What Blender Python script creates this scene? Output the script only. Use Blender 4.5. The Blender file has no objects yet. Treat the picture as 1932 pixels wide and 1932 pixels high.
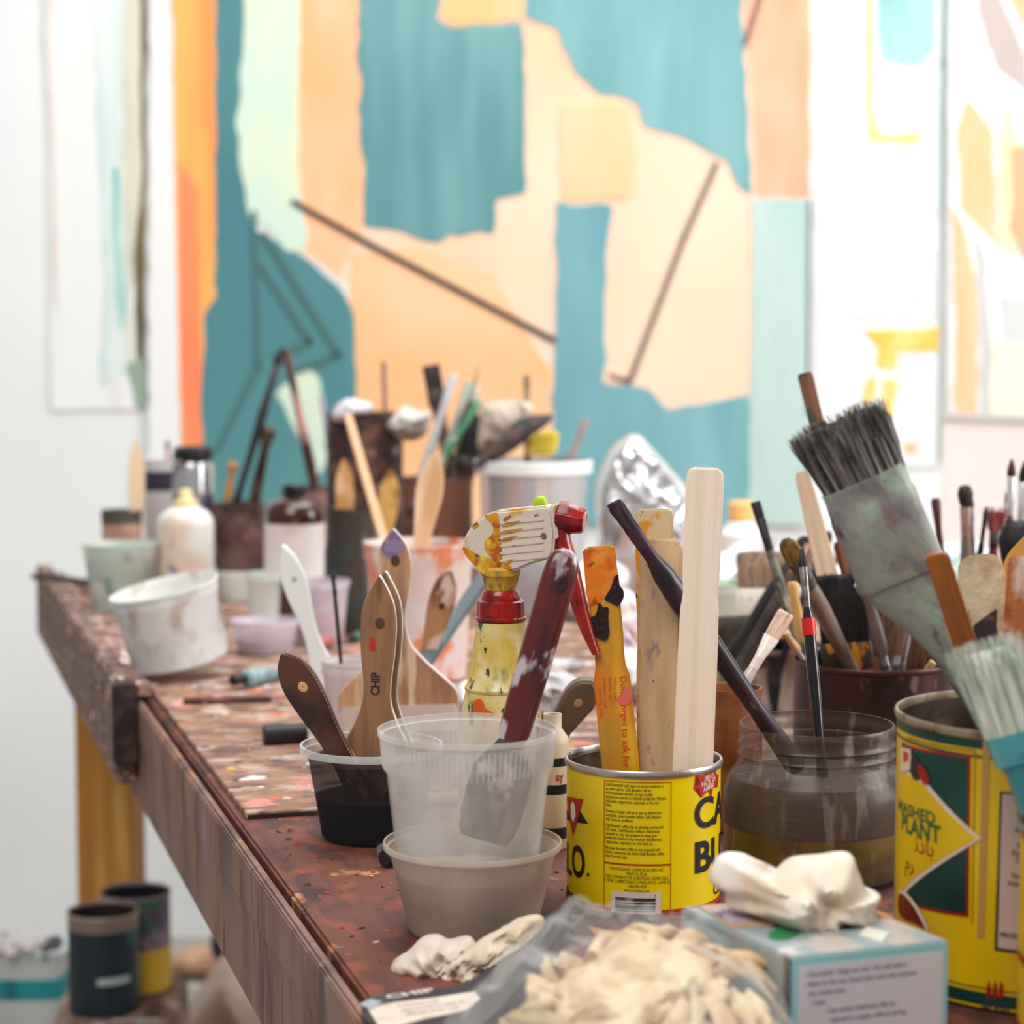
import bpy, bmesh, math, random
from mathutils import Vector, Matrix, noise
random.seed(11)
SC = bpy.context.scene
COL = SC.collection
# ------------------------------------------------------------ camera, world, lights, exposure
F = 4025.0            # focal length in pixels of the 1932 px frame (50 mm on a 24 mm wide sensor)
ZC = 1.158            # eye height
TH = math.atan((966 - 650) / F)
cam = bpy.data.cameras.new('camera'); cam_o = bpy.data.objects.new('camera', cam); COL.objects.link(cam_o)
cam.sensor_width = 24; cam.lens = 50; cam.clip_start = 0.05
cam_o.location = (0, 0, ZC); cam_o.rotation_euler = (math.pi / 2 - TH, 0, 0)
cam.dof.use_dof = True; cam.dof.focus_distance = 1.43; cam.dof.aperture_fstop = 4.2; cam.dof.aperture_blades = 7
SC.camera = cam_o
SC.view_settings.view_transform = 'Standard'; SC.view_settings.look = 'None'
SC.view_settings.gamma = 1; SC.view_settings.use_curve_mapping = False
SC.view_settings.exposure = 0.0
SC.cycles.use_denoising = True; SC.cycles.transparent_max_bounces = 40
w = bpy.data.worlds.new('daylight'); SC.world = w; w.use_nodes = True
w.node_tree.nodes['Background'].inputs[0].default_value = (0.93, 0.96, 1.0, 1)
w.node_tree.nodes['Background'].inputs[1].default_value = 0.30
def area(name, loc, target, sx, sy, energy, col):
    l = bpy.data.lights.new(name, 'AREA'); l.shape = 'RECTANGLE'; l.size = sx; l.size_y = sy; l.energy = energy; l.color = col
    o = bpy.data.objects.new(name, l); COL.objects.link(o); o.location = loc
    o.rotation_euler = (Vector(target) - Vector(loc)).to_track_quat('-Z', 'Y').to_euler()
    return o
area('window_light', (3.6, 1.3, 2.1), (0.0, 2.4, 0.9), 2.2, 1.8, 124, (1.0, 0.98, 0.95))
area('skylight', (0.5, 2.7, 3.6), (0.3, 3.0, 0.8), 2.8, 1.8, 93, (0.97, 0.99, 1.0))
area('front_fill', (-0.8, -0.4, 3.4), (0.1, 1.6, 0.8), 1.8, 1.8, 76, (1.0, 0.945, 0.87))  # added overhead fill to brighten and warm the foreground, not an actual skylight

# ------------------------------------------------------------ projection helpers (photo measurements -> room coordinates)
CT, ST = math.cos(TH), math.sin(TH)
ZT = 0.80             # table surface
def P(px, py, Y):
    u, v = (px - 966) / F, (py - 966) / F
    k = Y / (CT - v * ST)
    return Vector((u * k, Y, ZC + k * (-ST - v * CT)))
def onz(px, py, z=ZT):
    u, v = (px - 966) / F, (py - 966) / F
    k = (z - ZC) / (-ST - v * CT)
    return Vector((u * k, k * (CT - v * ST), z))
def hz(py, Y): return P(966, py, Y).z
def TZ(Y): return ZT + 0.0054 if Y > 1.63 else ZT + 0.0004
def at(px, Y, z=None):
    if z is None: z = TZ(Y)
    d = Y * CT + (ZC - z) * ST
    return Vector(((px - 966) / F * d, Y, z))
FOOT = []              # what stands on the table: (position, radius)
def mpp(Y): return Y / F      # metres per photo pixel at distance Y

# ------------------------------------------------------------ materials
def c(r, g, b):
    f = lambda v: (v / 255) / 12.92 if v / 255 <= 0.04045 else ((v / 255 + 0.055) / 1.055) ** 2.4
    return (f(r), f(g), f(b), 1)
_w = [0.0]
import zlib
def M(name, col, rough=0.5, metal=0.0, layers=(), bump=0.0, bscale=(200, 200, 200), alpha=1.0, trans=0.0, coat=0.0, ior=1.45, sub=0.0):
    m = bpy.data.materials.new(name); m.use_nodes = True; _w[0] = (zlib.crc32(name.encode()) % 997) * 0.61
    nt = m.node_tree; b = nt.nodes['Principled BSDF']
    b.inputs['Roughness'].default_value = rough; b.inputs['Metallic'].default_value = metal
    b.inputs['Alpha'].default_value = alpha; b.inputs['Transmission Weight'].default_value = trans
    b.inputs['Coat Weight'].default_value = coat; b.inputs['IOR'].default_value = ior
    b.inputs['Subsurface Weight'].default_value = sub
    b.inputs['Subsurface Scale'].default_value = 0.01
    col = c(*col)
    tc = nt.nodes.new('ShaderNodeTexCoord')
    def nz(scale, det):
        mp = nt.nodes.new('ShaderNodeMapping'); nt.links.new(tc.outputs['Object'], mp.inputs[0])
        if not isinstance(scale, (tuple, list)): scale = (scale,) * 3
        mp.inputs['Scale'].default_value = scale
        n = nt.nodes.new('ShaderNodeTexNoise'); n.noise_dimensions = '4D'
        _w[0] += 3.7; n.inputs['W'].default_value = _w[0]; n.inputs['Scale'].default_value = 1.0
        n.inputs['Detail'].default_value = det; nt.links.new(mp.outputs[0], n.inputs['Vector'])
        return n
    cur = None
    for L in layers:
        lc, sc, lo, hi = L[:4]; det = L[4] if len(L) > 4 else 3
        n = nz(sc, det)
        mr = nt.nodes.new('ShaderNodeMapRange'); mr.inputs[1].default_value = lo; mr.inputs[2].default_value = hi
        nt.links.new(n.outputs['Fac'], mr.inputs[0])
        mx = nt.nodes.new('ShaderNodeMix'); mx.data_type = 'RGBA'
        nt.links.new(mr.outputs[0], mx.inputs['Factor'])
        if cur is None: mx.inputs['A'].default_value = col
        else: nt.links.new(cur, mx.inputs['A'])
        mx.inputs['B'].default_value = c(*lc); cur = mx.outputs['Result']
    if cur is None: b.inputs['Base Color'].default_value = col
    else: nt.links.new(cur, b.inputs['Base Color'])
    if bump:
        n = nz(bscale, 4); bp = nt.nodes.new('ShaderNodeBump'); bp.inputs['Strength'].default_value = bump
        bp.inputs['Distance'].default_value = 0.002
        nt.links.new(n.outputs['Fac'], bp.inputs['Height']); nt.links.new(bp.outputs[0], b.inputs['Normal'])
    return m
_mc = {}
def S(r, g, b, rough=0.5, **k):          # plain or speckled colour, cached
    key = (r, g, b, rough, tuple(sorted((a, str(v)) for a, v in k.items())))
    if key not in _mc: _mc[key] = M('paint_%d_%d_%d' % (r, g, b), (r, g, b), rough, **k)
    return _mc[key]

# ------------------------------------------------------------ mesh helpers
def link(name, me, mat, parent=None, smooth=True, angle=40):
    o = bpy.data.objects.new(name, me); COL.objects.link(o)
    if mat: me.materials.append(mat)
    if smooth:
        me.polygons.foreach_set('use_smooth', [True] * len(me.polygons))
        me.set_sharp_from_angle(angle=math.radians(angle))
    if parent: o.parent = parent
    return o
def from_bm(name, bm, mat, parent=None, smooth=True, angle=40, recalc=True):
    if recalc: bmesh.ops.recalc_face_normals(bm, faces=bm.faces[:])
    me = bpy.data.meshes.new(name); bm.to_mesh(me); bm.free()
    return link(name, me, mat, parent, smooth, angle)
class MB:
    def __init__(s): s.v = []; s.f = []
    def rings(s, rings, close_a=True, close_b=True, loop=True):
        n = len(rings[0]); b0 = len(s.v)
        for r in rings: s.v += [tuple(p) for p in r]
        for i in range(len(rings) - 1):
            for j in range(n if loop else n - 1):
                a = b0 + i * n + j; b = b0 + i * n + (j + 1) % n
                s.f.append((a, b, b + n, a + n))
        if close_a: s.f.append(tuple(b0 + j for j in reversed(range(n))))
        if close_b: s.f.append(tuple(b0 + (len(rings) - 1) * n + j for j in range(n)))
        return s
    def lathe(s, prof, seg=40, ctr=(0, 0, 0), sx=1, sy=1, close=True, mod=None):
        R = []
        for k, (r, z) in enumerate(prof):
            R.append([(ctr[0] + (r if not mod else mod(r, z, j)) * sx * math.cos(2 * math.pi * j / seg),
                       ctr[1] + (r if not mod else mod(r, z, j)) * sy * math.sin(2 * math.pi * j / seg), ctr[2] + z) for j in range(seg)])
        return s.rings(R, close, close)
    def loft(s, prof, seg=16, p=2.0, off=(0, 0)):     # prof: (z, half x, half y[, dx])
        R = []
        for q in prof:
            z, a, b = q[:3]; dx = q[3] if len(q) > 3 else 0
            r = []
            for j in range(seg):
                t = 2 * math.pi * j / seg; C, Sn = math.cos(t), math.sin(t)
                r.append((off[0] + dx + a * math.copysign(abs(C) ** (2 / p), C), off[1] + b * math.copysign(abs(Sn) ** (2 / p), Sn), z))
            R.append(r)
        return s.rings(R)
    def tube(s, pts, rad, seg=8, flat=1.0):
        pts = [Vector(p) for p in pts]
        if not isinstance(rad, (list, tuple)): rad = [rad] * len(pts)
        R = []; up = Vector((0.01, 0.02, 1)).normalized()
        for i, p in enumerate(pts):
            d = (pts[min(i + 1, len(pts) - 1)] - pts[max(i - 1, 0)]).normalized()
            if abs(d.dot(up)) > 0.95: x = d.cross(Vector((0, 1, 0.02))).normalized()
            else: x = d.cross(up).normalized()
            y = d.cross(x)
            R.append([p + rad[i] * (x * math.cos(2 * math.pi * j / seg) + y * flat * math.sin(2 * math.pi * j / seg)) for j in range(seg)])
        return s.rings(R)
    def box(s, x0, x1, y0, y1, z0, z1):
        b = len(s.v); s.v += [(x, y, z) for z in (z0, z1) for y in (y0, y1) for x in (x0, x1)]
        for q in ((0, 2, 3, 1), (4, 5, 7, 6), (0, 1, 5, 4), (2, 6, 7, 3), (0, 4, 6, 2), (1, 3, 7, 5)): s.f.append(tuple(b + i for i in q))
        return s
    def prism(s, poly, y0, y1):            # outline in local x,z extruded along y
        b = len(s.v); n = len(poly)
        s.v += [(x, y0, z) for x, z in poly] + [(x, y1, z) for x, z in poly]
        s.f.append(tuple(b + i for i in range(n))); s.f.append(tuple(b + n + i for i in reversed(range(n))))
        for i in range(n): s.f.append((b + i, b + n + i, b + n + (i + 1) % n, b + (i + 1) % n))
        return s
    def build(s, name, mat, parent=None, bevel=0.0, bseg=2, smooth=True, angle=40):
        bm = bmesh.new(); vs = [bm.verts.new(v) for v in s.v]
        for f in s.f:
            try: bm.faces.new([vs[i] for i in f])
            except ValueError: pass
        bmesh.ops.recalc_face_normals(bm, faces=bm.faces[:])
        if bevel:
            es = [e for e in bm.edges if len(e.link_faces) == 2 and e.calc_face_angle(0) > 0.6]
            bmesh.ops.bevel(bm, geom=es, offset=bevel, segments=bseg, affect='EDGES', clamp_overlap=True)
        return from_bm(name, bm, mat, parent, smooth, angle)
def setp(o, label, cat, group=None, kind=None):
    o['label'] = label; o['category'] = cat
    if group: o['group'] = group
    if kind: o['kind'] = kind
    return o
def thing(name, label, cat, loc=(0, 0, 0), rotz=0.0, group=None, mat=None):
    o = bpy.data.objects.new(name, None); COL.objects.link(o); o.empty_display_size = 0.02
    if mat is not None: o.matrix_world = mat
    else: o.location = loc; o.rotation_euler = (0, 0, rotz)
    return setp(o, label, cat, group)
def struct(o): o['kind'] = 'structure'; return o
def stuff(o): o['kind'] = 'stuff'; return o
def frame(bot, top, roll=0.0):
    """Frame at bot with z towards top, x to the viewer's right, y away from the viewer."""
    b = P(*bot) if not isinstance(bot, Vector) else bot
    t = P(*top) if not isinstance(top, Vector) else top
    z = (t - b).normalized(); v = (b - Vector((0, 0, ZC))).normalized()
    x = v.cross(Vector((0, 0, 1)))
    x = (x - z * x.dot(z)).normalized(); y = z.cross(x)
    m = Matrix((x, y, z)).transposed().to_4x4()
    m = m @ Matrix.Rotation(roll, 4, 'Z'); m.translation = b
    return m, (t - b).length
def smooth_poly(pts, n=4):
    out = []; N = len(pts)
    for i in range(N):
        p0, p1, p2, p3 = (Vector(pts[(i + k) % N]) for k in (-1, 0, 1, 2))
        for j in range(n):
            t = j / n
            out.append(0.5 * ((2 * p1) + (p2 - p0) * t + (2 * p0 - 5 * p1 + 4 * p2 - p3) * t * t + (3 * p1 - p0 - 3 * p2 + p3) * t ** 3))
    return out
def flat_bm(poly):
    bm = bmesh.new(); vs = [bm.verts.new((p[0], 0, p[1])) for p in poly]
    f = bm.faces.new(vs); bmesh.ops.triangulate(bm, faces=[f]); return bm
def text_bm(txt, size, align='LEFT', sx=1.0, bold=0.0, space=1.0):
    cu = bpy.data.curves.new('t', 'FONT'); cu.body = txt; cu.size = size; cu.align_x = align; cu.resolution_u = 2 if size < 0.008 else 5; cu.offset = bold
    cu.space_character = space
    o = bpy.data.objects.new('t', cu); COL.objects.link(o); bpy.context.view_layer.update()
    me = o.evaluated_get(bpy.context.evaluated_depsgraph_get()).to_mesh()
    bm = bmesh.new(); bm.from_mesh(me)
    bpy.data.objects.remove(o); bpy.data.curves.remove(cu)
    for v in bm.verts: v.co = Vector((v.co.x * sx, 0, v.co.y))
    return bm
def bm_join(dst, src, off=(0, 0), rot=0.0):
    ca, sa = math.cos(rot), math.sin(rot); mp = {}
    for v in src.verts: mp[v] = dst.verts.new((off[0] + v.co.x * ca - v.co.z * sa, v.co.y, off[1] + v.co.x * sa + v.co.z * ca))
    for f in src.faces:
        try: dst.faces.new([mp[v] for v in f.verts])
        except ValueError: pass
    src.free()
def wrap(bm, r, zc=0.0, step=0.003, taper=0.0):
    """Wrap a flat x,z drawing onto a cylinder of radius r facing -y."""
    xs = [v.co.x for v in bm.verts]
    if not xs: return bm
    x = math.floor(min(xs) / step) * step
    while x < max(xs):
        bmesh.ops.bisect_plane(bm, geom=bm.verts[:] + bm.edges[:] + bm.faces[:], plane_co=(x, 0, 0), plane_no=(1, 0, 0)); x += step
    for v in bm.verts:
        a = v.co.x / r; rr = r + taper * v.co.z
        v.co = Vector((rr * math.sin(a), -rr * math.cos(a), v.co.z + zc))
    return bm
def pillow(name, outline, Y, depth, mat, parent=None, rings=9, amp=0.15, fs=40.0, smooth=4, seed=0.0, squash=1.0, angle=60, ctr=None):
    """A crumpled, rounded soft body whose silhouette follows the outline (photo px) at distance Y."""
    pts = [P(p[0], p[1], Y) for p in outline]
    o2 = smooth_poly([(p.x, p.z) for p in pts], smooth) if smooth > 1 else [Vector((p.x, p.z)) for p in pts]
    cx = sum((p for p in o2), Vector((0, 0))) / len(o2)
    if ctr: q = P(ctr[0], ctr[1], Y); cx = Vector((q.x, q.z))
    R = []
    for k in range(2 * rings + 1):
        t = math.pi * (k / (2 * rings)) - math.pi / 2          # -90..90 : front pole to back pole
        s, d = math.cos(t) ** 0.8 if abs(t) < 1.5707 else 0.02, math.sin(t)
        s = max(s, 0.02); r = []
        for q in o2:
            x, z = cx + (q - cx) * s; y = Y + d * depth * squash
            n = noise.noise(Vector((x * fs + seed, z * fs * 0.8, d * 1.5 + seed))); n2 = abs(noise.noise(Vector((x * fs * 1.7 + z * fs, z * fs - x * fs * .6 + seed, d + 5 + seed))))
            edge = 1 - s ** 3
            y -= (n * 1.2 + (0.5 - n2 * 2) * 0.9) * depth * amp * 2 * edge * (1 if d < 0 else -1)
            r.append((x, y, z))
        R.append(r)
    mb = MB().rings(R)
    if parent is None:
        base = Vector((cx.x, Y, min(v[2] for v in mb.v)))
        mb.v = [tuple(Vector(v) - base) for v in mb.v]
        o = mb.build(name, mat, None, angle=angle); o.location = base
    else: o = mb.build(name, mat, parent, angle=angle)
    return o

# ------------------------------------------------------------ the room
WALLY = 4.10
m_wall = M('plaster_wall', (238, 240, 240), 0.85, layers=[((228, 231, 232), 1.5, 0.45, 0.7), ((214, 214, 212), (9, 9, 4), 0.66, 0.75)], bump=0.1, bscale=(120, 120, 120))
m_floor = M('concrete_floor', (176, 168, 158), 0.7, layers=[((140, 128, 118), 3, 0.45, 0.65), ((120, 70, 60), 14, 0.66, 0.7), ((225, 225, 220), 11, 0.66, 0.71), ((60, 100, 110), 12, 0.68, 0.72)])
struct(MB().box(-4.5, 4.5, WALLY, WALLY + 0.12, -0.05, 3.8).build('wall_back', m_wall, smooth=False))
struct(MB().box(-4.5, 4.5, -0.6, WALLY, -0.05, 0.0).build('floor', m_floor, smooth=False))

# ------------------------------------------------------------ paintings on the wall
def paint(name, r, g, b, r2=None, streak=(26, 1, 2.2), r3=None):
    L = []
    if r2: L.append((r2, streak, 0.40, 0.62, 4))
    if r3: L.append((r3, 1.3, 0.35, 0.65, 2))
    return M(name, (r, g, b), 0.8, layers=L)
def ragged(poly, amp, seed):
    out = []; N = len(poly)
    for i in range(N):
        a, b = Vector(poly[i]), Vector(poly[(i + 1) % N]); d = (b - a).length; n = max(1, int(d / 26)) if amp else 1
        for k in range(n):
            q = a + (b - a) * (k / n)
            j = noise.noise_vector(Vector((q.x * 0.03 + seed, q.y * 0.03, seed)))
            j2 = noise.noise_vector(Vector((q.x * 0.2 + seed, q.y * 0.2, seed)))
            out.append((q.x + amp * (j.x + 0.5 * j2.x), q.y + amp * (j.y + 0.5 * j2.y)))
    return out
class Canvas:
    def __init__(s, name, label, outline, Y, mat, wavy=5, thick=0.006):
        s.Y = Y; s.k = 0
        pts = [P(x, y, Y) for x, y in outline]
        s.base = Vector((pts[0].x, Y, min(p.z for p in pts)))
        s.t = thing(name, label, 'painting', s.base)
        pl = ragged(outline, wavy, 3.1)
        MB().prism([(P(x, y, Y).x - s.base.x, P(x, y, Y).z - s.base.z) for x, y in pl], 0, thick).build('canvas_sheet', mat, s.t, smooth=False)
    def patch(s, poly, mat, amp=6, sm=2, name='paint_patch'):
        s.k += 1
        pl = ragged(poly, amp, s.k * 1.7)
        if sm > 1: pl = [tuple(q) for q in smooth_poly(pl, sm)]
        q = [(P(x, y, s.Y).x - s.base.x, P(x, y, s.Y).z - s.base.z) for x, y in pl]
        MB().prism(q, -0.00022 * s.k - 0.0006, -0.0004).build(name, mat, s.t, smooth=False)
    def line(s, pts, wpx, mat):
        s.k += 1
        for (x0, y0), (x1, y1) in zip(pts, pts[1:]):
            d = Vector((x1 - x0, y1 - y0)).normalized() * wpx / 2; nx, ny = -d.y, d.x
            poly = [(x0 + nx - d.x * .5, y0 + ny - d.y * .5), (x1 + nx + d.x * .5, y1 + ny + d.y * .5), (x1 - nx + d.x * .5, y1 - ny + d.y * .5), (x0 - nx - d.x * .5, y0 - ny - d.y * .5)]
            q = [(P(x, y, s.Y).x - s.base.x, P(x, y, s.Y).z - s.base.z) for x, y in poly]
            MB().prism(q, -0.00022 * s.k - 0.0009, -0.0004).build('charcoal_line', mat, s.t, smooth=False)
m_raw = M('raw_canvas', (240, 240, 238), 0.85, layers=[((226, 228, 228), (6, 1, 1.5), 0.45, 0.7)])
PY = 4.088
cv = Canvas('main_painting', 'large unstretched canvas of peach and teal blocks filling the middle of the wall', [(283, -320), (1527, -320), (1526, 990), (281, 990)], PY, m_raw, 4)
peach = paint('peach', 255, 205, 168, (255, 186, 138), (5, 1, 3), (255, 222, 198))
cv.patch([(560, -300), (1528, -300), (1526, 380), (1424, 382), (1418, 770), (1300, 778), (1040, 800), (1030, 985), (650, 985), (655, 540), (560, 470)], peach, 3)
cv.patch([(660, 480), (800, 470), (930, 520), (1000, 640), (1040, 700), (1040, 985), (665, 985)], paint('tangerine', 255, 190, 136, (255, 204, 160), (4, 1, 4)), 4)
cv.patch([(560, -100), (672, -100), (690, 420), (640, 520), (570, 460)], paint('soft_orange', 255, 184, 132, (255, 200, 160), (9, 1, 3)), 4)
cv.patch([(1395, -300), (1529, -300), (1528, 372), (1426, 376), (1418, 200), (1405, 60)], paint('coral', 255, 172, 136, (255, 196, 170), (7, 1, 3)), 4)
cv.patch([(322, -300), (414, -300), (410, 300), (406, 560), (384, 700), (400, 900), (345, 900), (336, 560), (330, 300)], paint('orange_strip', 255, 184, 100, (255, 158, 88), (16, 1, 2)), 4)
cv.patch([(336, 300), (372, 360), (378, 620), (398, 905), (346, 905), (338, 560)], paint('coral_strip', 255, 138, 92, (255, 155, 105), (10, 1, 2)), 4)
cv.patch([(408, -300), (476, -300), (470, 100), (460, 250), (476, 430), (560, 474), (640, 540), (668, 590), (673, 760), (680, 985), (392, 985), (380, 760), (390, 590), (405, 560)], paint('deep_teal', 86, 142, 148, (104, 160, 158), (8, 1, 2), (74, 128, 136)), 4)
mint = paint('mint_yellow', 214, 232, 206, (232, 236, 190), (22, 1, 8), (202, 228, 222))
cv.patch([(464, -300), (580, -300), (562, 150), (560, 330), (582, 440), (572, 475), (540, 472), (505, 425), (472, 415), (458, 330), (447, 230), (458, 80)], mint, 5)
cv.patch([(574, 692), (604, 712), (616, 870), (600, 895), (545, 790), (522, 740)], mint, 5)
teal2 = paint('grey_teal', 98, 150, 154, (126, 174, 176), (16, 1, 2.4), (88, 142, 148))
cv.patch([(667, -300), (812, -300), (830, 30), (858, 50), (985, 42), (993, 200), (988, 362), (938, 376), (932, 440), (842, 446), (826, 460), (760, 436), (688, 428), (680, 200)], teal2, 7)
cv.patch([(824, -300), (992, -300), (990, 38), (856, 48), (832, 26)], paint('pale_orange', 255, 190, 128, (255, 205, 165), (9, 1, 3)), 4)
cv.patch([(992, -300), (1396, -300), (1400, 60), (1410, 200), (1419, 366), (1392, 352), (1372, 304), (1292, 262), (1212, 232), (1200, 194), (1132, 178), (1084, 134), (1052, 56), (994, 34)], paint('sky_teal', 120, 174, 178, (146, 194, 196), (14, 1, 2.4), (106, 162, 168)), 7)
cv.patch([(1060, 196), (1192, 196), (1204, 300), (1190, 372), (1062, 380)], paint('amber_haze', 255, 202, 154, (255, 208, 172), (12, 1, 5)), 8)
cv.patch([(1048, 386), (1152, 388), (1142, 560), (1142, 722), (1216, 732), (1262, 768), (1322, 762), (1412, 748), (1418, 990), (1042, 990), (1044, 700), (1050, 500)], paint('pool_blue', 120, 174, 180, (142, 192, 196), (10, 1, 2), (106, 158, 174)), 6)
cv.patch([(1420, 376), (1526, 374), (1527, 990), (1412, 990), (1416, 700)], paint('celadon', 178, 208, 202, (196, 218, 212), (8, 1, 2)), 3)
cv.patch([(1140, 700), (1164, 700), (1164, 722), (1140, 722)], peach, 2)
ink = S(52, 48, 46, 0.8)
cv.line([(553, 381), (700, 462), (1046, 642)], 11, ink)
soft = S(112, 104, 100, 0.8); soft2 = S(76, 112, 112, 0.8)
cv.line([(1352, 308), (1290, 450), (1188, 720), (1150, 708)], 10, soft)
cv.line([(1444, -40), (1406, 84)], 10, soft)
cv.line([(480, 400), (488, 690), (410, 850)], 9, soft2); cv.line([(492, 500), (586, 644), (520, 672)], 11, soft2); cv.line([(498, 440), (640, 668), (560, 700)], 11, soft2)
cv.line([(1527, 380), (1524, 780)], 6, S(96, 120, 116, 0.8))
lp = Canvas('left_painting', 'pale unfinished canvas with mint streaks and a brown right edge', [(84, -320), (279, -320), (276, 380), (275, 772), (96, 772)], PY + 0.0075, M('washed_canvas', (238, 240, 238), 0.85, layers=[((226, 216, 210), (14, 1, 1.5), 0.6, 0.78), ((214, 228, 224), (7, 1, 1), 0.5, 0.7)]), 4, .003)
lp.patch([(160, -300), (236, -300), (228, 300), (232, 560), (236, 700), (190, 730), (196, 500), (180, 200)], M('mint_wash', (214, 230, 226), 0.85, layers=[((190, 216, 212), (13, 1, 1.5), 0.42, 0.62), ((234, 238, 236), (20, 1, 2), 0.5, 0.66)]), 8)
lp.patch([(236, -300), (268, -300), (266, 430), (246, 560), (252, 690), (240, 690), (232, 300)], M('sand_wash', (222, 218, 196), 0.85, layers=[((200, 206, 190), (14, 1, 3), 0.45, 0.62)]), 5)
lp.patch([(260, -300), (278, -300), (275, 300), (274, 770), (262, 770), (254, 480), (268, 330)], M('umber_edge', (128, 104, 70), 0.85, layers=[((96, 92, 62), (30, 1, 3), 0.45, 0.6)]), 4)
lp.patch([(214, 320), (224, 320), (230, 500), (238, 590), (228, 628), (218, 560)], M('turquoise_streak', (160, 212, 202), 0.85, layers=[((120, 200, 186), (20, 1, 6), 0.45, 0.6)]), 4)
lp.patch([(240, 690), (276, 676), (276, 772), (258, 766)], S(150, 170, 152, 0.85), 5)
lp.patch([(92, -300), (104, 60), (108, 300), (116, 590), (104, 560), (96, 300), (84, 60)], M('rose_smear', (228, 214, 208), 0.85, layers=[((236, 232, 228), (20, 1, 5), 0.4, 0.6)]), 4)
# the two works pinned to the right of the main canvas
r1 = Canvas('paper_study', 'white paper study with a pale teal block, orange bracket and yellow letter shape', [(1540, -320), (1784, -320), (1781, 120), (1774, 880), (1546, 880)], PY + 0.006, M('study_paper', (244, 246, 246), 0.85, layers=[((228, 232, 232), (6, 1, 3), 0.5, 0.7)]), 3)
r1.patch([(1644, -300), (1768, -300), (1764, 92), (1730, 122), (1660, 112)], M('teal_fade', (170, 210, 212), 0.85, layers=[((140, 196, 198), (9, 1, 3), 0.45, 0.62)]), 5)
am = S(255, 214, 150, 0.85); ye = M('marigold', (255, 200, 86), 0.85, layers=[((255, 216, 130), (14, 1, 9), 0.45, 0.6)])
r1.patch([(1632, -300), (1646, -300), (1648, 200), (1660, 250), (1736, 252), (1734, 272), (1640, 270), (1632, 200)], am, 3)
gr = S(222, 226, 226, 0.85)
for q in ([(1690, 396), (1772, 392), (1772, 402), (1692, 406)], [(1694, 404), (1706, 410), (1624, 560), (1610, 556)], [(1690, 486), (1772, 470), (1770, 580), (1692, 560)], [(1600, 590), (1774, 586), (1774, 600), (1600, 604)]): r1.patch(q, gr, 3)
r1.patch([(1626, 624), (1776, 620), (1774, 660), (1696, 664), (1690, 694), (1652, 690), (1658, 656)], ye, 4)
r1.patch([(1636, 712), (1656, 716), (1644, 764), (1628, 756)], ye, 3); r1.patch([(1668, 716), (1692, 720), (1682, 790), (1664, 780)], ye, 3)
r1.patch([(1708, 836), (1728, 834), (1728, 852), (1708, 852)], S(255, 200, 140, 0.85), 2)
r1.line([(1784, -300), (1778, 120), (1776, 420)], 9, S(150, 172, 168, 0.85)); r1.line([(1776, 400), (1772, 870)], 7, S(176, 184, 180, 0.85))
r2 = Canvas('far_painting', 'canvas with peach, grey and mustard brush strokes beside the paper study', [(1792, -320), (2240, -320), (2240, 862), (1790, 862)], PY, m_raw, 3)
pe = paint('pale_peach', 255, 206, 166, (255, 190, 140), (9, 1, 3)); mg = S(196, 182, 178, 0.85)
r2.patch([(1806, 240), (1826, 190), (1874, 250), (1880, 460), (1850, 430), (1814, 390)], pe, 6)
r2.patch([(1796, 390), (1816, 420), (1846, 560), (1842, 850), (1804, 850)], pe, 6)
r2.patch([(1838, 440), (1860, 480), (1880, 850), (1850, 850), (1848, 560)], S(206, 206, 204, 0.85), 6)
r2.patch([(1824, -60), (1864, -60), (1940, 110), (1940, 172), (1880, 130)], mg, 6)
r2.patch([(1886, -60), (1960, -60), (1960, 70), (1920, 30)], pe, 5)
r2.patch([(1884, 260), (1906, 200), (1930, 300), (1912, 480), (1884, 460)], M('lichen', (222, 222, 176), 0.85, layers=[((238, 232, 196), (14, 1, 6), 0.45, 0.6)]), 6)
r2.patch([(1908, 280), (2000, 270), (2000, 470), (1930, 490), (1906, 430)], M('ochre_wash', (244, 190, 120), 0.85, layers=[((210, 180, 140), (10, 1, 4), 0.45, 0.6)]), 6)
r2.patch([(1890, 560), (2200, 560), (2200, 700), (1900, 690)], S(214, 216, 214, 0.85), 6)
r2.patch([(1872, 640), (2200, 700), (2200, 850), (1866, 850)], S(250, 244, 214, 0.85), 6)

# ------------------------------------------------------------ work table
E0 = onz(639, 1809); E1 = onz(112, 1092)
tu = (E1 - E0).normalized(); tn = Vector((tu.y, -tu.x, 0))
near = E0 - tu * 0.42; TL = (E1 - near).length
trot = math.atan2(tn.y, tn.x)
near.z = 0
tab = thing('work_table', 'long paint-stained wooden work table with a plank apron', 'table', near, trot)
TMi = tab.matrix_world
def TW(x, y, z): return near + tn * x + tu * y + Vector((0, 0, z))
def TLoc(p): d = p - near; return d.dot(tn), d.dot(tu)
m_top = M('painted_tabletop', (106, 58, 40), 0.65, layers=[((76, 44, 36), (60, 10, 10), 0.45, 0.6, 5), ((138, 66, 42), (40, 26, 10), 0.52, 0.66, 6), ((60, 34, 30), (26, 16, 10), 0.56, 0.64, 5), ((176, 124, 80), (34, 24, 10), 0.62, 0.68, 5), ((176, 70, 54), (70, 50, 30), 0.65, 0.72, 5), ((40, 28, 28), (110, 90, 50), 0.66, 0.7, 3), ((205, 190, 170), (90, 120, 50), 0.71, 0.73, 3)], bump=0.5, bscale=(130, 60, 60))
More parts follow.
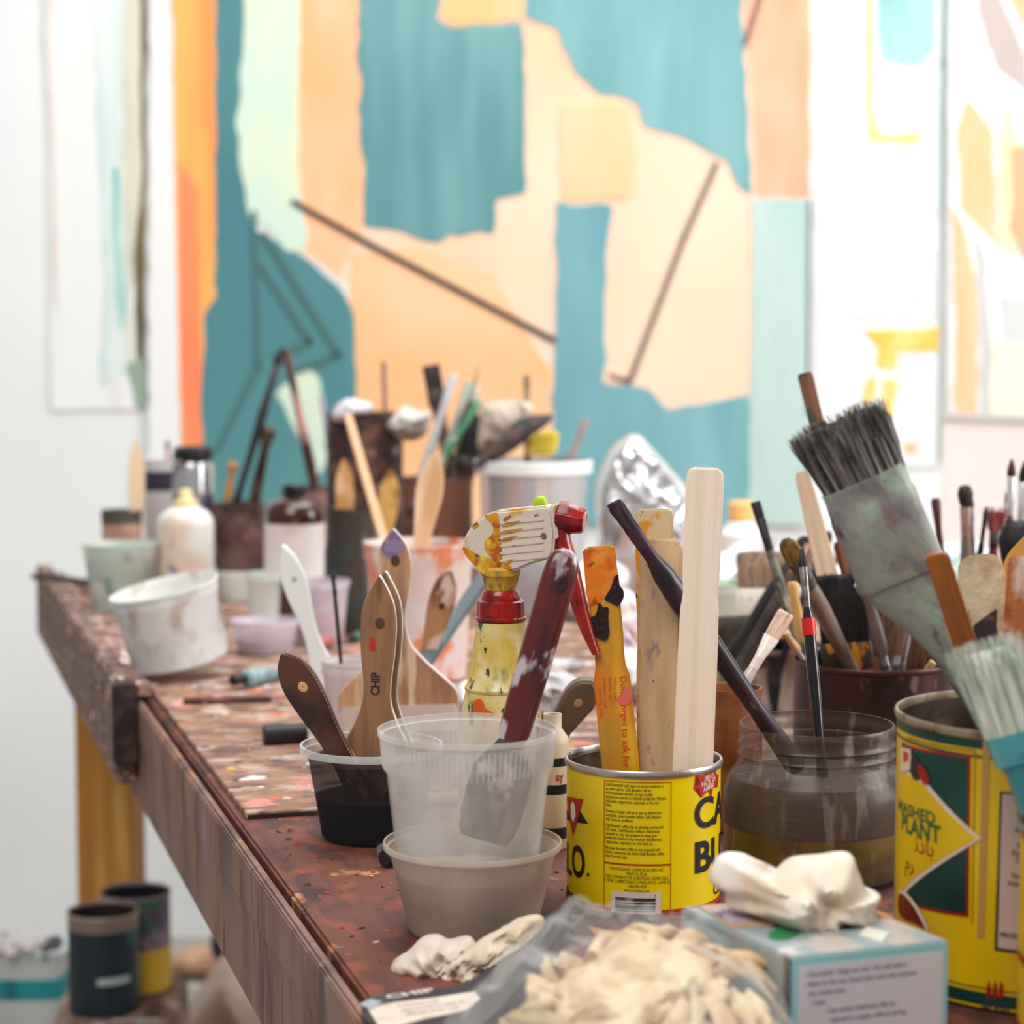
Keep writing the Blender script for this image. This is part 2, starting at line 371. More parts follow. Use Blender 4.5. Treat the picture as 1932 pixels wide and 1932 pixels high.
m_apron = M('weathered_plank', (138, 108, 98), 0.75, layers=[((98, 72, 64), (14, 14, 7), 0.42, 0.62, 6), ((146, 116, 108), (50, 60, 9), 0.54, 0.70, 5), ((158, 112, 80), (20, 22, 9), 0.53, 0.68, 5), ((70, 52, 50), (60, 90, 11), 0.60, 0.72, 5), ((150, 134, 140), (60, 44, 14), 0.64, 0.74, 5), ((40, 28, 28), (40, 60, 12), 0.69, 0.72, 3)], bump=0.6, bscale=(60, 120, 20))
MB().box(0.0, 1.75, 0, TL, ZT - 0.022, ZT).build('table_top', m_top, tab, 0.002, smooth=False)
MB().box(-0.010, -0.0028, 0, TL, ZT - 0.107, ZT - 0.003).build('apron_board', m_apron, tab, 0.002, smooth=False)
MB().box(-0.0112, -0.0098, 0, TL, ZT - 0.040, ZT - 0.005).build('apron_strip', m_apron, tab, 0.001, smooth=False)
MB().box(0.0, 1.75, TL - 0.02, TL, ZT - 0.107, ZT - 0.023).build('apron_board', m_apron, tab, 0.002, smooth=False)
y_pl = TLoc(onz(283, 1320))[1]
MB().box(-0.034, -0.0118, y_pl, TL + 0.012, ZT - 0.085, ZT + 0.022).build('edge_plank', M('edge_plank', (132, 104, 94), 0.8, layers=[((96, 70, 62), (40, 60, 6), 0.42, 0.6, 5), ((160, 130, 120), (60, 30, 60), 0.55, 0.64, 5), ((210, 160, 140), (70, 26, 90), 0.6, 0.66, 4), ((226, 222, 214), (80, 30, 90), 0.63, 0.68, 4), ((60, 44, 40), (80, 40, 40), 0.62, 0.68, 4)], bump=0.5, bscale=(90, 90, 30)), tab, 0.003, smooth=False)
MB().box(-0.037, -0.0114, y_pl - 0.016, y_pl - 0.001, ZT - 0.062, ZT + 0.018).build('plank_bracket', M('soot', (40, 26, 26), 0.6, layers=[((70, 48, 44), 60, 0.5, 0.65)]), tab, 0.002, smooth=False)
# ledge of paint on the plank's far part
mb = MB().box(-0.0112, 0.0062, y_pl + 0.01, TL, ZT + 0.0004, ZT + 0.012)
mb.build('edge_batten', M('crusted_batten', (120, 96, 86), 0.8, layers=[((196, 150, 130), (60, 22, 60), 0.5, 0.6, 5), ((228, 222, 214), (70, 26, 60), 0.55, 0.62, 5), ((70, 48, 42), (60, 30, 60), 0.55, 0.62, 4), ((214, 110, 80), (90, 50, 60), 0.66, 0.7)], bump=0.6, bscale=(80, 60, 80)), tab, 0.002, smooth=False)
m_leg = M('ochre_leg', (204, 146, 62), 0.55, layers=[((176, 116, 44), (26, 26, 2.5), 0.42, 0.62, 4), ((224, 172, 92), (40, 40, 3), 0.55, 0.68, 4), ((92, 52, 26), (8, 8, 3.2), 0.66, 0.76, 3)])
# leg set square-on to the room, just inside the far left corner
lx = P(206, 1500, 3.14).x
for nm, px_, yy in (('far', lx, 3.15), ('far_right', lx + 1.45, 3.54), ('near_right', lx + 1.9, 1.5), ('near_left', near.x + .10, near.y + .10)):
    lo = MB().box(-0.044, 0.044, -0.03, 0.03, 0.0, ZT - 0.0225)
    o = lo.build('leg', m_leg if nm == 'far' else m_leg, tab, 0.004, smooth=False)
    q = Vector((px_, yy, 0)) - near
    o.matrix_parent_inverse = Matrix.Identity(4); o.location = (q.dot(tn), q.dot(tu), 0); o.rotation_euler = (0, 0, -trot - 0.16)
    if nm == 'far':
        k = MB().lathe([(0.0, 0), (0.006, 0), (0.0065, 0.0015), (0.0, 0.002)], 16, close=False).build('bolt_head', S(58, 42, 34, 0.5, metal=0.4), o)
        k.location = (-0.018, -0.03, 0.62); k.rotation_euler = (math.pi / 2, 0, 0)
# plywood palette sheet on the table
C0 = onz(466, 1546); C1 = onz(592, 1541)
px0, py0 = TLoc(C0); px1, py1 = TLoc(C1)
sk = math.atan2(py1 - py0, px1 - px0)
m_ply = M('palette_plywood', (150, 112, 88), 0.6, layers=[((112, 80, 66), (24, 30, 10), 0.45, 0.6, 5), ((186, 160, 146), (26, 44, 10), 0.50, 0.62, 6), ((96, 66, 60), (30, 44, 10), 0.56, 0.62, 5), ((222, 212, 206), (22, 34, 10), 0.61, 0.68, 6), ((214, 112, 78), (26, 44, 10), 0.64, 0.69, 5), ((208, 130, 120), (16, 28, 10), 0.61, 0.66, 4), ((70, 60, 74), (22, 40, 10), 0.65, 0.69, 4), ((236, 190, 90), (26, 50, 10), 0.70, 0.72, 3), ((110, 160, 160), (26, 50, 10), 0.70, 0.73, 3)], bump=0.4, bscale=(70, 70, 70))
sh = thing('palette_board', 'thin plywood sheet covered in dried paint smears lying on the table', 'board', TW(0.0074, py0, ZT), trot)
MB().box(0.0, 1.35, 0.0, TL - py0 - 0.30, 0.0002, 0.005).build('plywood_sheet', m_ply, sh, 0.0006, smooth=False)
MB().box(0.001, 1.349, -0.0012, -0.0001, 0.001, 0.0035).build('glue_line', S(36, 26, 22, 0.7), sh, smooth=False)
# ------------------------------------------------------------ building kit: vessels and brushes
m_clear = M('clear_plastic', (150, 150, 156), 0.2, alpha=0.03)
m_frost = M('frosted_plastic', (226, 222, 221), 0.3, alpha=0.38, layers=[((204, 196, 188), 30, 0.45, 0.65)])
m_frost_rim = M('frosted_rim', (226, 226, 226), .3, alpha=.6)
m_cloud = M('clouded_plastic', (214, 198, 184), 0.35, alpha=0.66, layers=[((194, 172, 150), (20, 20, 30), 0.42, 0.66, 4)])
m_steel = M('tin_metal', (196, 192, 190), 0.3, metal=0.9, layers=[((140, 132, 128), 60, 0.5, 0.65)])
m_dull = M('stained_metal', (150, 140, 128), 0.45, metal=0.6, layers=[((92, 76, 66), 50, 0.48, 0.62, 5), ((190, 176, 150), 70, 0.6, 0.66)])
m_black = S(22, 20, 24, 0.4); m_rubber = S(34, 30, 34, 0.6)
def vessel(name, label, cat, px, Y, prof, mat, thick=0.0012, seg=48, part='body', tilt=None, group=None, inner=None, mod=None, z=None):
    """A hollow lathe body (profile bottom->rim, in metres) standing at photo column px, distance Y."""
    t = thing(name, label, cat, at(px, Y, z), 0, group); FOOT.append((at(px, Y, z), max(q[0] for q in prof)))
    pr = [(max(r, 0.0), zz) for r, zz in prof]
    out = [(0.0005, pr[0][1])] + pr
    ins = [(max(r - thick, 0.0005), max(zz, thick * 1.2)) for r, zz in reversed(pr)]
    ins[0] = (ins[0][0], pr[-1][1] - 0.0001)
    full = out + ins + [(0.0005, ins[-1][1])]
    o = MB().lathe(full, seg, mod=mod).build(part, mat, t)
    if tilt: t.rotation_euler = tilt
    return t
def inside(t, name, prof, mat, seg=40):
    return MB().lathe([(0.0004, prof[0][1])] + list(prof) + [(0.0004, prof[-1][1])], seg).build(name, mat, t)
def tub(label, px, Y, rim_py, rt, rb, mat=None, band=0.02, rib=60, group=None, tilt=None, name='deli_tub', z=None):
    """Deli tub with rolled rim and ribbed stacking band. rt, rb in photo pixels."""
    k = mpp(Y); R, B = rt * k, rb * k; b = at(px, Y, z); h = hz(rim_py, Y) - b.z
    rm = lambda zz: B + (R * 0.955 - B) * zz / h
    prof = [(B * 0.96, 0.0), (B, 0.002), (rm(h - band - 0.002), h - band - 0.002), (rm(h - band) + 0.0016, h - band + 0.0005),
            (R * 0.965, h - 0.004), (R, h - 0.0035), (R * 1.004, h - 0.0015), (R, h)]
    mod = (lambda r, zz, j: r + (0.0004 if h - band + 0.001 > zz - 0.0001 > h - band - 0.001 and j % 2 else 0)) if rib else None
    t = vessel(name, label, 'tub', px, Y, prof, mat or m_frost, 0.0011, 64, tilt=tilt, group=group, z=z)
    if mat is m_clear: MB().lathe([(R * .968, h - .005), (R * 1.003, h - .0048), (R * 1.008, h - .0016), (R * 1.002, h + .0004), (R * .97, h + .0003)], 64, close=False).build('rolled_rim', m_frost_rim, t)
    if rib:
        mb = MB()
        for i in range(rib):
            a = 2 * math.pi * i / rib; ca, sa = math.cos(a), math.sin(a)
            r0 = rm(h - band) + 0.0017; r1 = R * 0.965 + 0.0001; w_ = 0.0005
            z0, z1 = h - band + 0.0015, h - 0.006
            q = [(r0 * ca - w_ * sa, r0 * sa + w_ * ca, z0), (r0 * ca + w_ * sa, r0 * sa - w_ * ca, z0), ((r0 + .0006) * ca, (r0 + .0006) * sa, z0)]
            q2 = [(r1 * ca - w_ * sa, r1 * sa + w_ * ca, z1), (r1 * ca + w_ * sa, r1 * sa - w_ * ca, z1), ((r1 + .0006) * ca, (r1 + .0006) * sa, z1)]
            mb.rings([q, q2])
        mb.build('ribbed_band', mat or m_frost, t, smooth=False)
    return t, R, B, h
def tin(label, px, Y, rim_py, r, mat, rim_mat=None, in_mat=None, name='tin_can', group=None, z=None, cat='can', beads=False):
    k = mpp(Y); R = r * k; b = at(px, Y, z); h = hz(rim_py, Y) - b.z
    t = thing(name, label, cat, b, 0, group); FOOT.append((b, R))
    pr = [(R * 0.97, 0.0), (R, 0.0015), (R, 0.003)]
    if beads:
        for q in range(1, 9): zz = 0.003 + (h - 0.006) * q / 9; pr += [(R, zz - 0.003), (R - 0.0008, zz), (R, zz + 0.003)]
    pr += [(R, h - 0.004)]
    full = [(0.0005, 0)] + pr + [(R - 0.0006, h - 0.004), (R - 0.0006, 0.002), (0.0005, 0.002)]
    MB().lathe(full, 64).build('body', mat, t)
    MB().lathe([(R - 0.0009, h - 0.0045), (R + 0.0009, h - 0.0045), (R + 0.0014, h - 0.003), (R + 0.0014, h - 0.001), (R + 0.0008, h), (R - 0.0004, h), (R - 0.0009, h - 0.001), (R - 0.0009, h - 0.0045)], 64, close=False).build('rolled_rim', rim_mat or m_steel, t)
    if in_mat: MB().lathe([(R - 0.0012, 0.003), (R - 0.0012, h - 0.0045), (R - 0.0017, h - 0.0045), (R - 0.0017, 0.0036), (0.0005, 0.0036)], 48, close=False).build('lining', in_mat, t)
    return t, R, h
# ---- brushes
def strands(mb, z0, z1, a0, b0, a1, b1, n, seed, rag=0.15, th=0.00035, p=2.4):
    r = random.Random(seed)
    for i in range(n):
        t = r.uniform(0, 2 * math.pi); q = math.sqrt(r.random()); C, Sn = math.cos(t), math.sin(t)
        ux, uy = q * math.copysign(abs(C) ** (2 / p), C), q * math.copysign(abs(Sn) ** (2 / p), Sn)
        L = z1 - z0; ze = z1 - L * rag * r.random() ** 2 - 0.12 * L * max(0, abs(ux) - 0.6)
        x0, y0 = a0 * ux, b0 * uy; x1 = a1 * ux + r.uniform(-1, 1) * L * 0.035; y1 = b1 * uy + r.uniform(-1, 1) * L * 0.035
        rings = []
        for s_ in (0, 0.55, 0.96):
            e = s_ * s_ * (3 - 2 * s_) if s_ < 1 else 1
            cx, cy, cz = x0 + (x1 - x0) * e, y0 + (y1 - y0) * e, z0 + (ze - z0) * s_
            w_ = th * (1.0 - 0.75 * s_)
            rings.append([(cx + w_, cy, cz), (cx - w_ * .5, cy + w_ * .87, cz), (cx - w_ * .5, cy - w_ * .87, cz)])
        mb.rings(rings)
def hair(name, col, col2=None):
    return M(name, col, 0.6, layers=[(col2 or tuple(int(v * 0.6) for v in col), (700, 700, 14), 0.4, 0.6, 2)])
m_hair_dark = hair('dark_bristle', (52, 42, 38), (22, 18, 18)); m_hair_tan = hair('tan_bristle', (170, 138, 112), (104, 80, 62))
m_hair_brown = hair('brown_bristle', (120, 78, 48), (64, 40, 28)); m_hair_pale = hair('pale_bristle', (226, 196, 176), (190, 158, 140))
m_hair_gold = hair('golden_bristle', (150, 124, 66), (84, 66, 34)); m_hair_black = hair('black_bristle', (30, 25, 27), (12, 10, 12))
m_hair_grey = hair('grey_bristle', (112, 108, 108), (40, 36, 38))
m_ferr = M('ferrule_metal', (150, 146, 146), 0.35, metal=0.75, layers=[((92, 84, 86), 90, 0.45, 0.62, 4)])
m_ferr_dk = M('stained_ferrule', (96, 86, 80), 0.45, metal=0.4, layers=[((56, 48, 46), 80, 0.45, 0.6, 4)])
m_wood = M('pale_wood', (214, 178, 136), 0.55, layers=[((190, 148, 106), (160, 160, 8), 0.42, 0.62, 3)])
m_brownh = M('brown_handle', (104, 72, 54), 0.5, layers=[((66, 46, 40), 60, 0.45, 0.6, 4), ((150, 116, 88), (120, 120, 30), 0.62, 0.68)])
m_blackh = M('black_lacquer', (24, 22, 26), 0.22, coat=0.4)
m_plum = M('plum_handle', (62, 46, 60), 0.32, layers=[((34, 28, 40), (70, 70, 20), 0.45, 0.6, 4), ((150, 116, 104), (90, 90, 24), 0.61, 0.68, 5)])
def brush(label, bot, top, up='bristles', h=6.0, bl=28, bw=7, bd=4, fl=22, hm=None, fm=None, bm=None, tip=1.0, n=90, belly=1.0, group=None, roll=0.0, seed=None, endw=0.45, band=None, shape='filbert', p=2.2, rag=0.15):
    """Artist's brush from bot to top (px, py, Y); sizes in mm: h handle radius, bl/bw/bd bristle length, half width, half depth, fl ferrule length."""
    m, L = frame(bot, top, roll)
    if up != 'bristles': m = m @ Matrix.Translation((0, 0, L)) @ Matrix.Rotation(math.pi, 4, 'X')
    t = thing('paint_brush', label, 'brush', mat=m, group=group)
    h, bl, bw, bd, fl = (v / 1000 for v in (h, bl, bw, bd, fl))
    zf, zb = L - bl - fl, L - bl; fr = min(bw * 0.82, max(h * 0.85, bw * 0.55))
    rr_ = [(0, h * endw * .7), (0.004, h * endw), (zf * 0.3, h * (0.55 + 0.15 * belly)), (zf * 0.62, h * 0.92), (zf * 0.80, h * belly), (zf * 0.92, h * 0.9), (zf, fr * 0.92)]
    MB().loft([(z, r, r) for z, r in rr_] + [(zf + 0.002, fr * 0.85, fr * 0.85)], 14).build('handle', hm or m_brownh, t)
    MB().loft([(zf - 0.001, fr, fr), (zf + fl * .3, fr * 1.02, fr * .98), (zf + fl * .34, fr * 1.06, fr * 1.02), (zf + fl * .38, fr * 1.02, fr * .96), (zb, bw * 0.95, bd * 0.95), (zb + 0.0004, bw * 0.9, bd * 0.9)], 20, p).build('ferrule', fm or m_ferr, t)
    mb = MB(); sh = {'filbert': [(0, .9, .9), (.3, 1.06, 1.0), (.65, 1.04, .8), (.86, .82, .55), (.97, .45, .3), (1, .15, .12)],
                     'flat': [(0, .92, .9), (.4, 1.0, .95), (.8, 1.02, .7), (.97, 1.0, .45), (1, .9, .3)],
                     'round': [(0, .9, .9), (.25, 1.15, 1.15), (.6, .9, .9), (.85, .5, .5), (1, .1, .1)],
                     'fan': [(0, .6, .9), (.35, 1.3, .7), (.6, 1.6, .45), (.8, 1.9, .3), (.84, 1.6, .15)],
                     'mop': [(0, .7, .8), (.25, 1.15, 1.2), (.6, 1.4, 1.4), (.85, 1.15, 1.15), (1, .4, .4)]}[shape]
    mb.loft([(zb - 0.0005 + bl * z * .96, bw * a * .93, bd * b * .93) for z, a, b in sh], 18, p)
    e = sh[-2] if shape != 'fan' else (1, 3.0, .4)
    strands(mb, zb, L, bw * .85, bd * .85, bw * max(e[1], .35 if shape != 'round' else .1) , bd * max(e[2], .3), n, seed or len(label) * 7 + int(L * 1e4), rag, max(bw * 0.05, 0.0003), p)
    mb.build('bristles', bm or m_hair_dark, t, angle=70)
    if band: MB().loft([(zf - band[0], h * 1.03, h * 1.03), (zf - band[0] + band[1], h * 1.0, h * 1.0)], 16).build('painted_band', band[2], t)
    return t, L
def paddle(label, bot, top, prof, thick, mat, name='stir_stick', cat='stir stick', edge=None, bev=0.0012, roll=0.0, shear=0.0, extra=None, corner=0.25):
    """Flat stick; prof = [(fraction along, half width m, centre shift m)]"""
    m, L = frame(bot, top, roll)
    t = thing(name, label, cat, mat=m)
    L_, R_ = [], []
    for q in prof:
        f, hw = q[0], q[1]; dx = q[2] if len(q) > 2 else 0
        L_.append((dx - hw, f * L)); R_.append((dx + hw, f * L))
    MB().prism(R_ + L_[::-1], -thick / 2, thick / 2).build('blade', mat, t, bev, 2)
    return t, m, L
def beaver(label, bot, top, prof, thick, mat, hole=None, edge=None, ferr=None, bl=0.04, bm=None, hole_m=None, roll=0.0, group=None, name='chip_brush', up='handle', ferr_w=None):
    """Flat beaver-tail handled brush, handle up; prof = [(fraction from bottom, half width m, shift)], edges optionally of another colour."""
    m, L = frame(bot, top, roll)
    t = thing(name, label, 'brush', mat=m, group=group)
    pts = [(q[0] * L, q[1], q[2] if len(q) > 2 else 0) for q in prof]
    # smooth the profile
    z = [p_[0] for p_ in pts]; dense = []
    for i in range(len(pts) - 1):
        p0, p1, p2, p3 = pts[max(i - 1, 0)], pts[i], pts[i + 1], pts[min(i + 2, len(pts) - 1)]
        for j in range(6):
            s = j / 6
            dense.append(tuple(0.5 * (2 * p1[k] + (p2[k] - p0[k]) * s + (2 * p0[k] - 5 * p1[k] + 4 * p2[k] - p3[k]) * s * s + (3 * p1[k] - p0[k] - 3 * p2[k] + p3[k]) * s ** 3) for k in range(3)))
    dense.append(pts[-1])
    Rg = [(d + hw, zz) for zz, hw, d in dense]; Lf = [(d - hw, zz) for zz, hw, d in dense]
    MB().prism(Rg + Lf[::-1], -thick / 2, thick / 2).build('handle', mat, t, thick * 0.22, 3, angle=50)
    if edge:
        q = [((d - hw) - 0.0004, zz) for zz, hw, d in dense]; q2 = [((d + hw) + 0.0004, zz) for zz, hw, d in dense]
        side = q2; mb = MB(); R = []
        for x, zz in side: R.append([(x - 0.001, -thick * .42, zz), (x + 0.0002, -thick * .36, zz), (x + 0.0002, thick * .36, zz), (x - 0.001, thick * .42, zz)])
        mb.rings(R).build('rimlit_painted_edge', edge, t)  # right edge paint, its pale tones also imitating rim light
    if hole:
        hx, hzf, hr = hole
        k = MB().lathe([(0.0003, 0), (hr, 0), (hr, 0.0004), (hr * .8, 0.0007), (0.0003, 0.0003)], 20, close=False, sy=1.25).build('hang_hole', hole_m or S(40, 28, 24, 0.7), t)
        k.location = (hx, -thick / 2 + 0.0001, hzf * L); k.rotation_euler = (math.pi / 2, 0, 0)
    hw = ferr_w or pts[0][1]
    if ferr:
        MB().loft([(-0.018, hw * 1.0, thick * .75), (0.004, hw * 1.02, thick * .72)], 28, 5).build('ferrule', ferr, t)
        mb = MB(); mb.loft([(-0.018 - bl, hw * .95, thick * .25), (-0.018 - bl * .6, hw, thick * .6), (-0.0165, hw * .97, thick * .7)], 24, 4)
        strands(mb, -0.018, -0.018 - bl, hw * .9, thick * .6, hw * 1.0, thick * .3, 120, len(label), 0.15, 0.0005, 4)
        mb.build('bristles', bm or m_hair_tan, t, angle=70)
    return t, m, L
def rag(label, outline, Y, depth, mat, name='rag', cat='rag', **k):
    o = pillow(name, outline, Y, depth, mat, **k); return setp(o, label, cat)
def paint_tube(label, p0, p1, r, mat, cap, name='paint_tube'):
    """Squeezed paint tube lying from cap p0 to crimped tail p1."""
    m, L = frame(p0, p1); t = thing(name, label, 'paint tube', mat=m); r *= mpp(p0[2])
    MB().loft([(L * .22, r * .5, r * .5), (L * .26, r, r), (L * .5, r * 1.02, r * .9), (L * .8, r * 1.1, r * .5), (L * .95, r * 1.15, r * .12), (L, r * 1.15, r * .1)], 20).build('body', mat, t)
    MB().lathe([(r * .5, 0), (r * .62, .001), (r * .62, L * .18), (r * .5, L * .23)], 16, mod=lambda q, z, j: q * (1.05 if j % 2 else 1)).build('screw_cap', cap, t)
    return t
# ------------------------------------------------------------ yellow coffee can and its stir sticks
YC = 1.365
m_yel = M('yellow_print', (232, 204, 0), 0.32, coat=0.25, layers=[((222, 190, 0), 20, 0.5, 0.7)])
can_x = 1213
coffee, RC, HC = tin('yellow coffee can with a boxed text panel and red star, holding stir sticks', can_x, YC, 1427, 147, m_yel, m_steel, M('can_inside', (150, 132, 110), 0.4, metal=0.5, layers=[((70, 56, 48), 30, 0.45, 0.6)]), name='coffee_can')
kp = mpp(YC)
def cs(px): return RC * math.asin(max(-0.995, min(0.995, (px - can_x) / 147)))
def cz(py): return hz(py + 0.0, YC - RC * 0.9) - ZT           # height on the near face of the can
def czs(px, py):                                             # height on the face at that column
    d = math.sqrt(max(0.0, 1 - ((px - can_x) / 147) ** 2)); return hz(py, YC - RC * d) - ZT
m_ink = S(22, 20, 14, 0.45); m_red = S(176, 34, 14, 0.4); m_whi = S(232, 226, 214, 0.5)
def can_art(name, bm, mat, lift, parent=coffee, r=None): return from_bm(name, wrap(bm, (r or RC) + lift), mat, parent, smooth=False, recalc=True)
bm = bmesh.new()
def rect(bm, x0, x1, z0, z1): bm_join(bm, flat_bm([(x0, z0), (x1, z0), (x1, z1), (x0, z1)]))
x0, x1 = cs(1132), cs(1256); zt, zm, zb_ = cz(1474), cz(1629), 0.0015; lw = 0.0005
for a in ((x0, x0 + lw, zb_, zt), (x1 - lw, x1, zb_, zt), (x0, x1, zt - lw, zt), (x0, x1, zm - lw * 1.5, zm + lw * .5)): rect(bm, *a)
can_art('panel_frame', bm, m_red, 0.0003)
lines = ["Café Bustelo® café tiene un aroma seductor y", "un sabor pleno. Café Bustelo café es", "deliciosamente versátil, así que puede", "prepararlo usando su método preferido: filtrado,", "calentado, cappuccino, expresso o frío con", "hielo.", None,
         "Porque el mejor café es el que se disfruta en", "compañía, todos pueden beber Café Bustelo", "café como lo prefieran.", None, "Café Bustelo coffee has an enticing aroma and", "rich taste. Café Bustelo coffee is deliciously", "versatile so you can prepare it using your", "preferred method: drip brewed, decaffeinato,", "cappuccino, expresso or cold with ice.", None,
         "Because the best coffee is one enjoyed with", "others, everyone can drink Café Bustelo coffee", "their favorite way."]
bm = bmesh.new(); y = cz(1484)
for ln in lines:
    if ln is None: y -= 0.0012; continue
    bm_join(bm, text_bm(ln, 0.00285, sx=0.70, bold=0.00002), (x0 + 0.0013, y)); y -= 0.00262
can_art('panel_text', bm, m_ink, 0.0003)
bm = bmesh.new(); y = cz(1642)
for ln in ["©/® ROWLAND COFFEE ROASTERS, INC.", "MIAMI, FL 33166", "FOR COMMENTS OR QUESTIONS, PLEASE CALL:", "SI TIENE COMENTARIOS O PREGUNTAS, LLAME AL:", "1-800-990-9039", "www.javacabana.com"]:
    bm_join(bm, text_bm(ln, 0.0029, 'CENTER', sx=0.66), ((x0 + x1) / 2, y)); y -= 0.00262
can_art('address_text', bm, m_ink, 0.0003)
bm = bmesh.new(); rect(bm, cs(1146), cs(1238), 0.0015, cz(1681)); can_art('barcode_label', bm, S(214, 200, 190, 0.5), 0.0004)
bm = bmesh.new(); y = cz(1692)
for i, hh in enumerate((0.0022, 0.0011, 0.0026, 0.0008, 0.0018, 0.0024, 0.0012)):
    if y - hh < 0.002: break
    rect(bm, cs(1153), cs(1227), y - hh, y); y -= hh + 0.0007
can_art('barcode_bars', bm, S(60, 48, 66, 0.5), 0.0006)
bm = bmesh.new(); bm_join(bm, text_bm("0", 0.0026), (cs(1224), cz(1690))); can_art('barcode_digit', bm, S(60, 48, 66, 0.5), 0.0006)
# red starburst
scx, scz = cs(1330), czs(1325, 1477); bm = bmesh.new(); pts = []
for i in range(16):
    a = math.pi / 2 + 0.22 + i * math.pi / 8; rr_ = 0.0108 if i % 2 == 0 else 0.0060
    pts.append((scx + rr_ * math.cos(a) * 1.42, scz + rr_ * math.sin(a)))
bm_join(bm, flat_bm(pts)); can_art('red_starburst', bm, m_red, 0.0003)
bm = bmesh.new()
for tx, sz, dz in (("¡SELLO", 0.0036, 0.0022), ("FÁCIL DE", 0.0040, -0.0012), ("ABRIR!", 0.0044, -0.0048)): bm_join(bm, text_bm(tx, sz, 'CENTER', sx=1.0, bold=0.00008), (scx + 0.0003, scz + dz), 0.12)
can_art('starburst_text', bm, S(236, 214, 200, 0.5), 0.0006)
def big(txt, px, py_base, hpx, sx, bold=0.0005, name='lettering'):
    s_ = hpx * mpp(YC - RC) / 0.70
    bm = bmesh.new(); bm_join(bm, text_bm(txt, s_, sx=sx, bold=bold), (cs(px), czs(px, py_base))); return can_art(name, bm, m_ink, 0.0004)
big("CA", 1299, 1566, 58, 1.12, 0.0007); big("BU", 1299, 1648, 58, 1.12, 0.0009)
big("O", 1075, 1648, 60, 0.72, 0.0006); big("L", 1066, 1640, 60, 0.9, 0.0006)
big("ffee", 1065.6, 1684, 20, 1.1, 0.0002); big("Café", 1341, 1690, 22, 1.1, 0.0001); big(".", 1101, 1652, 30, 1, 0.0003)
# red band at the foot, triangle emblem with a small pale figure, black wedge
bm = bmesh.new(); rect(bm, -RC * 1.6, RC * 1.6, 0.0004, 0.0036); can_art('foot_band', bm, S(170, 52, 10, 0.4), 0.0002)
bm = bmesh.new(); bm_join(bm, flat_bm([(cs(1066), czs(1068, 1530)), (cs(1104), czs(1104, 1555)), (cs(1090), czs(1090, 1551)), (cs(1082), czs(1082, 1552)), (cs(1066), czs(1068, 1549))])); bm_join(bm, flat_bm([(cs(1088), czs(1088, 1528)), (cs(1104), czs(1104, 1555)), (cs(1084), czs(1084, 1549))])); can_art('black_wedge', bm, m_ink, 0.0003)
bm = bmesh.new(); bm_join(bm, flat_bm([(cs(1067), czs(1067, 1503)), (cs(1095), czs(1095, 1508)), (cs(1085), czs(1085, 1549)), (cs(1077), czs(1077, 1577)), (cs(1073), czs(1073, 1549))])); can_art('red_pennant', bm, m_red, 0.0005)
bm = bmesh.new(); bm_join(bm, flat_bm([(cs(1073.5), czs(1074, 1520)), (cs(1077), czs(1077, 1512)), (cs(1081), czs(1081, 1520)), (cs(1082), czs(1082, 1540)), (cs(1078), czs(1078, 1553)), (cs(1074), czs(1074, 1540))])); can_art('pennant_figure', bm, m_whi, 0.0007)

m_clean = M('clean_pine', (250, 230, 212), 0.6, layers=[((242, 218, 196), (420, 60, 5), 0.40, 0.66, 2), ((252, 236, 222), (160, 60, 3), 0.52, 0.7, 2), ((240, 206, 166), (5, 5, 4), 0.6, 0.8, 1)])
def stick_prof(w0, w1, neck, L0=0.0): return [(0, w0), (0.45, w0), (0.52, w0 * .99), (0.555, w0 * 0.93), (0.60, w1 * 1.02), (0.66, w1), (0.74, w1 * 1.0), (0.80, neck * 1.0), (0.965, neck), (0.985, neck * .93), (1.0, neck * .80)]
YS = YC
paddle('clean pale pine paint stir stick, tallest in the yellow can', (1298, 1660, YC - 0.022), (1331, 882, YC - 0.020),
       [(0, .0128), (0.28, .0128), (0.55, .0126), (0.66, .0121), (0.68, .0113), (0.70, .0108), (0.735, .0116), (0.76, .0120), (0.97, .0119), (0.988, .0112), (1, .0088)], 0.0055, m_clean)
m_orange = M('orange_stained_pine', (206, 146, 34), 0.45, coat=0.2, layers=[((220, 124, 26), (34, 60, 14), 0.54, 0.68, 4), ((238, 176, 40), (60, 60, 10), 0.55, 0.66, 4), ((176, 120, 60), (26, 26, 6), 0.6, 0.72, 3), ((120, 70, 30), (120, 120, 30), 0.66, 0.7)])
o_t, o_m, o_L = paddle('orange and yellow stained stir stick with black paint blots and red print', (1190, 1640, YC + 0.008), (1130, 1030, YC + 0.014),
       [(0, .0122), (0.40, .0122), (0.56, .0120), (0.595, .0119), (0.63, .0098), (0.67, .0096), (0.72, .0102), (0.97, .0104), (0.99, .0100), (1, .0086)], 0.006, m_orange)
def o_uv(px, py):                     # a photo pixel on the face of the orange stick -> its local x,z
    q = o_m.inverted() @ P(px, py, YC + 0.008); return q.x, q.z
bm = bmesh.new()
for pl in ([(1141, 1130), (1152, 1110), (1160, 1088), (1168, 1086), (1160, 1100), (1174, 1110), (1177, 1126), (1168, 1142), (1158, 1140), (1150, 1136)], [(1112, 1168), (1124, 1160), (1130, 1138), (1138, 1146), (1148, 1148), (1146, 1180), (1150, 1190), (1144, 1208), (1128, 1204), (1118, 1188)]):
    q = [o_uv(*p_) for p_ in pl]; bm_join(bm, flat_bm([tuple(v) for v in smooth_poly(q, 3)]))
ex = bmesh.ops.extrude_face_region(bm, geom=bm.faces[:])
